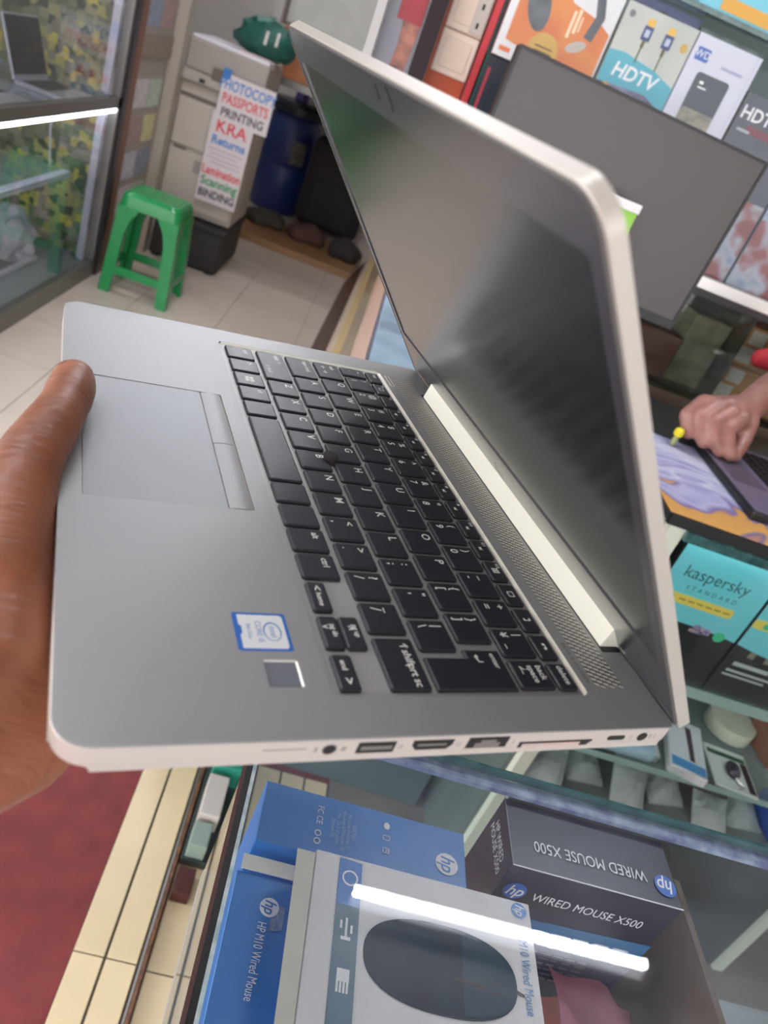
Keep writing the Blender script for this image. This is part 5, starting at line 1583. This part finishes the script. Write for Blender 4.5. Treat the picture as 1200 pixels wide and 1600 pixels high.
# ================================================================== STOOL
def stool():
    M_g = mat('green_plastic', (24, 142, 76), 0.25, noise=0.05, nscale=8)
    S = thing('stool', 'bright green plastic stool standing on the beige tiles', 'stool', (-0.965, 3.925, 0.0))
    H, a, b = 0.490, 0.128, 0.168          # height, half width at seat and at foot
    bm = bmesh.new()
    rings = []
    for s, z in ((0.145, H - 0.07), (0.142, H - 0.045), (0.137, H - 0.018), (0.124, H - 0.003), (0.10, H)):
        rings.append([bm.verts.new((x, y, z)) for x, y in rrect(-s, s, -s, s, 0.035, 5)])
    for A, B in zip(rings, rings[1:]):
        n = len(A)
        for i in range(n):
            j = (i + 1) % n
            bm.faces.new((A[i], A[j], B[j], B[i]))
    bm.faces.new(rings[-1])
    bm.faces.new(rings[0][::-1])
    ob('seat', bm, M_g, S, smooth=False)
    for sx in (-1, 1):
        for sy in (-1, 1):
            bm = bmesh.new()
            prev = None
            N = 7
            for k in range(N + 1):
                t = k / N
                z = (H - 0.068) * (1 - t)
                o = 0.145 + (b - 0.145) * t              # outer corner
                wl = 0.058 + 0.045 * max(0.0, 1 - t * 3.4) ** 2 - 0.006 * t
                th = 0.022
                P = [(o, o), (o - wl, o), (o - wl, o - th), (o - th, o - th), (o - th, o - wl), (o, o - wl)]
                ring = [bm.verts.new((sx * x, sy * y, z)) for x, y in P]
                if prev:
                    for i in range(6):
                        j = (i + 1) % 6
                        bm.faces.new((prev[i], prev[j], ring[j], ring[i]))
                else:
                    bm.faces.new(ring)
                prev = ring
            bm.faces.new(prev)
            ob('leg', bm, M_g, S)
    o = 0.145 + (b - 0.145) * 0.72
    for (x0, x1, y0, y1) in ((-o + 0.05, o - 0.05, -o, -o + 0.016), (-o + 0.05, o - 0.05, o - 0.016, o), (-o, -o + 0.016, -o + 0.05, o - 0.05), (o - 0.016, o, -o + 0.05, o - 0.05)):
        ob('crossbar', nbox(x0, x1, y0, y1, 0.098, 0.138, 0.003, 2), M_g, S)

# ================================================================== COPIER, SIGN, BACK OF SHOP
def back_of_shop():
    K = thing('photocopier', 'grey-white office photocopier standing by the partition', 'photocopier', (-1.17, 4.70, 0.0))
    M_c = mat('copier_grey', (178, 170, 160), 0.45)
    M_cd = mat('copier_dark_gap', (104, 96, 90), 0.5)
    ob('body', nbox(0, 0.43, 0, 0.50, 0.27, 0.945, 0.01), M_c, K)
    ob('front_door', nbox(0.01, 0.42, -0.012, 0.0, 0.62, 0.86, 0.004), mat('copier_door', (186, 178, 168), 0.45), K)
    ob('paper_drawer', nbox(0.01, 0.42, -0.012, 0.0, 0.30, 0.60, 0.004), mat('copier_door', (186, 178, 168), 0.45), K)
    ob('gap', nbox(0.01, 0.42, -0.003, 0.001, 0.865, 0.885), M_cd, K)
    ob('drawer_handle', nbox(0.03, 0.10, -0.016, -0.011, 0.60, 0.612), M_cd, K)
    ob('label', nbox(0.16, 0.26, -0.0135, -0.012, 0.50, 0.57), mat('copier_label', (150, 144, 138), 0.5), K)
    ob('control_panel', nbox(0.0, 0.43, -0.03, 0.06, 0.945, 1.0, 0.006), mat('copier_panel', (170, 164, 156), 0.45), K)
    ob('logo_button', nbox(0.10, 0.13, -0.033, -0.029, 0.955, 0.975), M_black, K)
    ob('clip', nbox(0.16, 0.23, -0.035, -0.02, 0.99, 1.05, 0.004), mat('clip_brown', (104, 92, 80), 0.5), K)
    ob('scanner', nbox(0.0, 0.44, 0.0, 0.50, 1.0, 1.15, 0.012), mat('copier_scanner', (160, 152, 146), 0.45), K)
    ob('glass_lid', nbox(0.01, 0.43, 0.02, 0.48, 1.15, 1.165, 0.004), mat('white_lid', (226, 224, 230), 0.35), K)
    ob('sheet', nbox(0.25, 0.42, 0.05, 0.4, 1.166, 1.172), mat('beige_sheet', (204, 186, 180), 0.6), K)
    bm = bmesh.new()
    bmesh.ops.create_icosphere(bm, subdivisions=3, radius=0.12)
    rr = random.Random(2)
    for v in bm.verts:
        v.co *= 1 + rr.uniform(-0.08, 0.08)
        v.co.x *= 1.3
        v.co *= 1 + 0.13 * math.sin(9 * v.co.x * 10) * math.cos(70 * v.co.y + 40 * v.co.z)
        v.co.z = max(v.co.z * 1.0, -0.07)
    o = ob('carrier_bag', bm, mat('green_bag', (20, 82, 72), 0.5, bump=0.4, bscale=40), None, smooth=True)
    o.location = (-0.83, 4.97, 1.173 + 0.07)
    tag(o, 'dark green carrier bag with white marks lying on the photocopier', 'bag')
    for (x, z) in ((-0.03, 0.05), (0.03, 0.06)):
        flat('printed_mark', [(-0.008, -0.04), (0.008, -0.04), (0.008, 0.03), (-0.008, 0.03)], mat('grey_white_print', (200, 196, 196), 0.5), o, frame((x + 0.05, -0.128, z - 0.02), (1, 0, 0), (0, 0.3, 1)))
    B = thing('crate', 'black plastic crate under the photocopier beside the green stool', 'crate', (-1.14, 4.60, 0.0))
    M_b = mat('matte_black_crate', (40, 36, 38), 0.6)
    ob('bin', nbox(0, 0.40, 0, 0.60, 0.012, 0.235, 0.01), M_b, B)
    ob('rim', nbox(-0.008, 0.408, -0.008, 0.608, 0.235, 0.262, 0.006), M_b, B)
    for x in (0.02, 0.34):
        ob('foot', nbox(x, x + 0.04, 0.0, 0.6, 0.0, 0.012), M_b, B)
    # paper notices hung together
    N = thing('notice', 'two white paper notices of coloured handwritten capitals hung on the photocopier', 'sign', (-0.95, 4.655, 0.38))
    M_p = mat('notice_paper', (214, 206, 208), 0.6)
    M_bl = mat('marker_blue', (70, 130, 200), 0.6)
    M_rd = mat('marker_red', (214, 74, 84), 0.6)
    M_bk = mat('marker_black', (64, 62, 70), 0.6)
    M_gn = mat('marker_green', (58, 150, 96), 0.6)
    up = ob('sheet', nbox(0.0, 0.292, 0, 0.002, 0.44, 0.668), M_p, N)
    lo = ob('sheet', nbox(-0.012, 0.222, 0.003, 0.005, 0.0, 0.475), M_p, N)
    Mf = frame((0, -0.0006, 0), (1, 0, 0), (0, 0, 1))
    for s, z, sz, m_, sx in (('PHOTOCOPY', 0.618, 0.070, M_bl, 0.72), ('PASSPORTS', 0.550, 0.070, M_rd, 0.72), ('PRINTING', 0.482, 0.062, M_bk, 0.86)):
        text('lettering', s, sz, m_, up, Mf @ T(0.146, z, 0), bold=0.0014, sx=sx)
    Mg = frame((0, 0.0024, 0), (1, 0, 0), (0, 0, 1))
    for s, z, sz, m_, sx in (('KRA', 0.408, 0.092, M_rd, 0.98), ('Returns', 0.335, 0.060, M_bl, 1.0), ('Lamination', 0.172, 0.066, M_rd, 0.76), ('Scanning', 0.112, 0.066, M_gn, 0.92), ('BINDING', 0.046, 0.060, M_bk, 0.86)):
        text('lettering', s, sz, m_, lo, Mg @ T(0.105, z, 0), bold=0.0018, sx=sx)
    bars('faint_lines', [(0.0, 0.2, 0.285, 0.291), (0.02, 0.17, 0.262, 0.268), (0.0, 0.19, 0.238, 0.244), (0.03, 0.2, 0.215, 0.221)], mat('faint_pencil', (186, 170, 178), 0.6), lo, Mg)
    ob('blue_tape', nbox(-0.004, 0.040, -0.0014, 0.0, 0.640, 0.69), mat('blue_tape', (50, 120, 190), 0.5), N)
    # grey post in front of the rear area
    o = struct(ob('trim_5', nbox(-0.865, -0.825, 5.26, 5.30, 0.0, 2.9), mat('grey_white_post', (168, 162, 158), 0.5)))
    # wooden wall box with a framed sheet above
    o = ob('wooden_box', nbox(0, 0.62, 0, 0.35, 0, 0.26, 0.004), mat('orange_plywood', (168, 104, 60), 0.5, noise=0.15, nscale=12), None)
    o.location = (-0.81, 5.35, 1.095)
    tag(o, 'orange plywood box mounted behind the laptop lid corner', 'box')
    sh = struct(ob('trim_6', nbox(-0.81, -0.16, 5.36, 7.6, 1.05, 1.094), M_alupro_dk))
    F = thing('framed_notice', 'framed grey notice behind reflective glass above the plywood box', 'notice', (-0.81, 5.36, 1.38))
    ob('sheet', nbox(0, 0.50, 0.004, 0.02, 0, 0.5), mat('dull_notice', (158, 150, 144), 0.4, noise=0.15, nscale=9), F)
    bm = plate_holes(rrect(-0.02, 0.52, -0.02, 0.52, 0.002, 2), [rrect(0.0, 0.50, 0.0, 0.5, 0.001, 2)], 0, 0.02)
    ob('frame', bm, mat('brown_grey_frame', (104, 92, 84), 0.4), F, M=frame((0, 0.01, 0), (1, 0, 0), (0, 0, 1)))
    ob('pane', nbox(0, 0.5, 0.0, 0.003, 0, 0.5), G_clear, F)
    # barrel
    Ba = thing('barrel', 'blue plastic barrel with a dark lid and worn label at the back', 'barrel', (-0.80, 7.12, 0.0))
    bm = bmesh.new()
    lathe(bm, [(0.20, 0.0), (0.215, 0.03), (0.225, 0.2), (0.232, 0.36), (0.225, 0.38), (0.232, 0.40), (0.228, 0.62), (0.205, 0.74), (0.17, 0.80)], 32)
    ob('drum', bm, mat('dark_blue_plastic', (30, 46, 104), 0.4), Ba, smooth=True)
    bm = bmesh.new()
    lathe(bm, [(0.19, 0.775), (0.235, 0.78), (0.24, 0.84), (0.22, 0.865), (0.05, 0.87)], 32)
    ob('lid', bm, mat('black_violet_lid', (30, 26, 40), 0.4), Ba, smooth=True)
    bm = bmesh.new()
    lathe(bm, [(0.04, 0.87), (0.06, 0.88), (0.05, 0.95), (0.02, 0.97)], 16)
    ob('bung', bm, mat('violet_bung', (70, 60, 130), 0.4), Ba, smooth=True)
    bm = bmesh.new()
    pts = []
    for k in range(9):
        a = -1.35 + 0.55 * k / 8
        pts.append((0.236 * math.cos(a), 0.236 * math.sin(a)))
    for (x0, y0), (x1, y1) in zip(pts, pts[1:]):
        bm.faces.new([bm.verts.new(p) for p in ((x0, y0, 0.42), (x1, y1, 0.42), (x1, y1, 0.60), (x0, y0, 0.60))])
    ob('label', bm, mat('worn_label', (124, 118, 110), 0.6, rgb2=(80, 78, 84), nscale=40), Ba)
    # dark suitcase-like bag
    G = thing('bag', 'dark maroon rolling bag standing beside the blue barrel', 'bag', (-0.30, 6.9, 0.0))
    ob('body', nbox(-0.27, 0.27, -0.15, 0.15, 0.03, 0.72, 0.06, 4), mat('dark_maroon_cloth', (34, 24, 30), 0.7), G)
    ob('pocket', nbox(-0.2, 0.2, -0.18, -0.149, 0.08, 0.42, 0.012, 2), mat('darker_cloth', (26, 19, 24), 0.7), G)
    bm = bmesh.new()
    tube(bm, [(-0.08, 0, 0.70), (-0.08, 0, 0.76), (0, 0, 0.79), (0.08, 0, 0.76), (0.08, 0, 0.70)], 0.012)
    ob('handle', bm, M_black, G, smooth=True)
    for x in (-0.2, 0.2):
        bm = bmesh.new()
        cyl(bm, (x - 0.015, 0, 0.03), (x + 0.015, 0, 0.03), 0.03, n=14)
        ob('wheel', bm, M_black, G)
    # low heap on a wooden board
    o = ob('wooden_board', nbox(0, 0.95, 0, 0.75, 0, 0.05, 0.004), mat('tan_board', (150, 112, 74), 0.5, noise=0.15, nscale=8), None)
    o.location = (-0.92, 5.72, 0.0)
    o.rotation_euler = (0, 0, -0.06)
    tag(o, 'tan wooden board lying on the floor at the back', 'board')
    for i, (x, y, sx, sy, sz, c, lab) in enumerate(((-0.72, 6.2, 0.16, 0.15, 0.07, (66, 62, 52), 'olive grey cloth heap on the tan board near the barrel'),
                                                   (-0.385, 6.15, 0.155, 0.15, 0.08, (82, 52, 48), 'dull red cloth heap in the middle of the tan board'),
                                                   (-0.08, 6.05, 0.13, 0.14, 0.09, (44, 40, 38), 'dark cloth heap at the right end of the tan board'))):
        bm = bmesh.new()
        bmesh.ops.create_icosphere(bm, subdivisions=3, radius=1.0)
        rr = random.Random(20 + i)
        for v in bm.verts:
            q = 1 + 0.16 * math.sin(5 * v.co.x + i) * math.cos(4 * v.co.y) + rr.uniform(-0.04, 0.04)
            v.co = Vector((v.co.x * sx * q, v.co.y * sy * q, max(v.co.z * sz * q, -sz * 0.5)))
        o = ob('cloth_heap', bm, mat('cloth_%d' % i, c, 0.9), None, smooth=True)
        o.location = (x, y, 0.05 + sz * 0.5)
        tag(o, lab, 'cloth', 'cloth heaps on the board')

# ================================================================== BUILD
setting()
laptop()
holding_hand()
near_showcase()
foot_gap()
long_counter()
service_counter()
seated_person()
monitor()
wall_shelf()
left_cabinet()
stool()
back_of_shop()
ceiling_tube(0.61, 1.73, 1.53, 1.53, 'fluorescent ceiling tube over the service counter')
ceiling_tube(-1.2, 0.0, 3.2, 3.2, 'fluorescent ceiling tube above the green stool')
ceiling_tube(-1.2, 0.0, 5.6, 5.6, 'fluorescent ceiling tube at the back of the shop')
ceiling_tube(-1.6, -0.4, 0.9, 0.9, 'fluorescent ceiling tube on the entrance side, left of the laptop')
bake_texts()
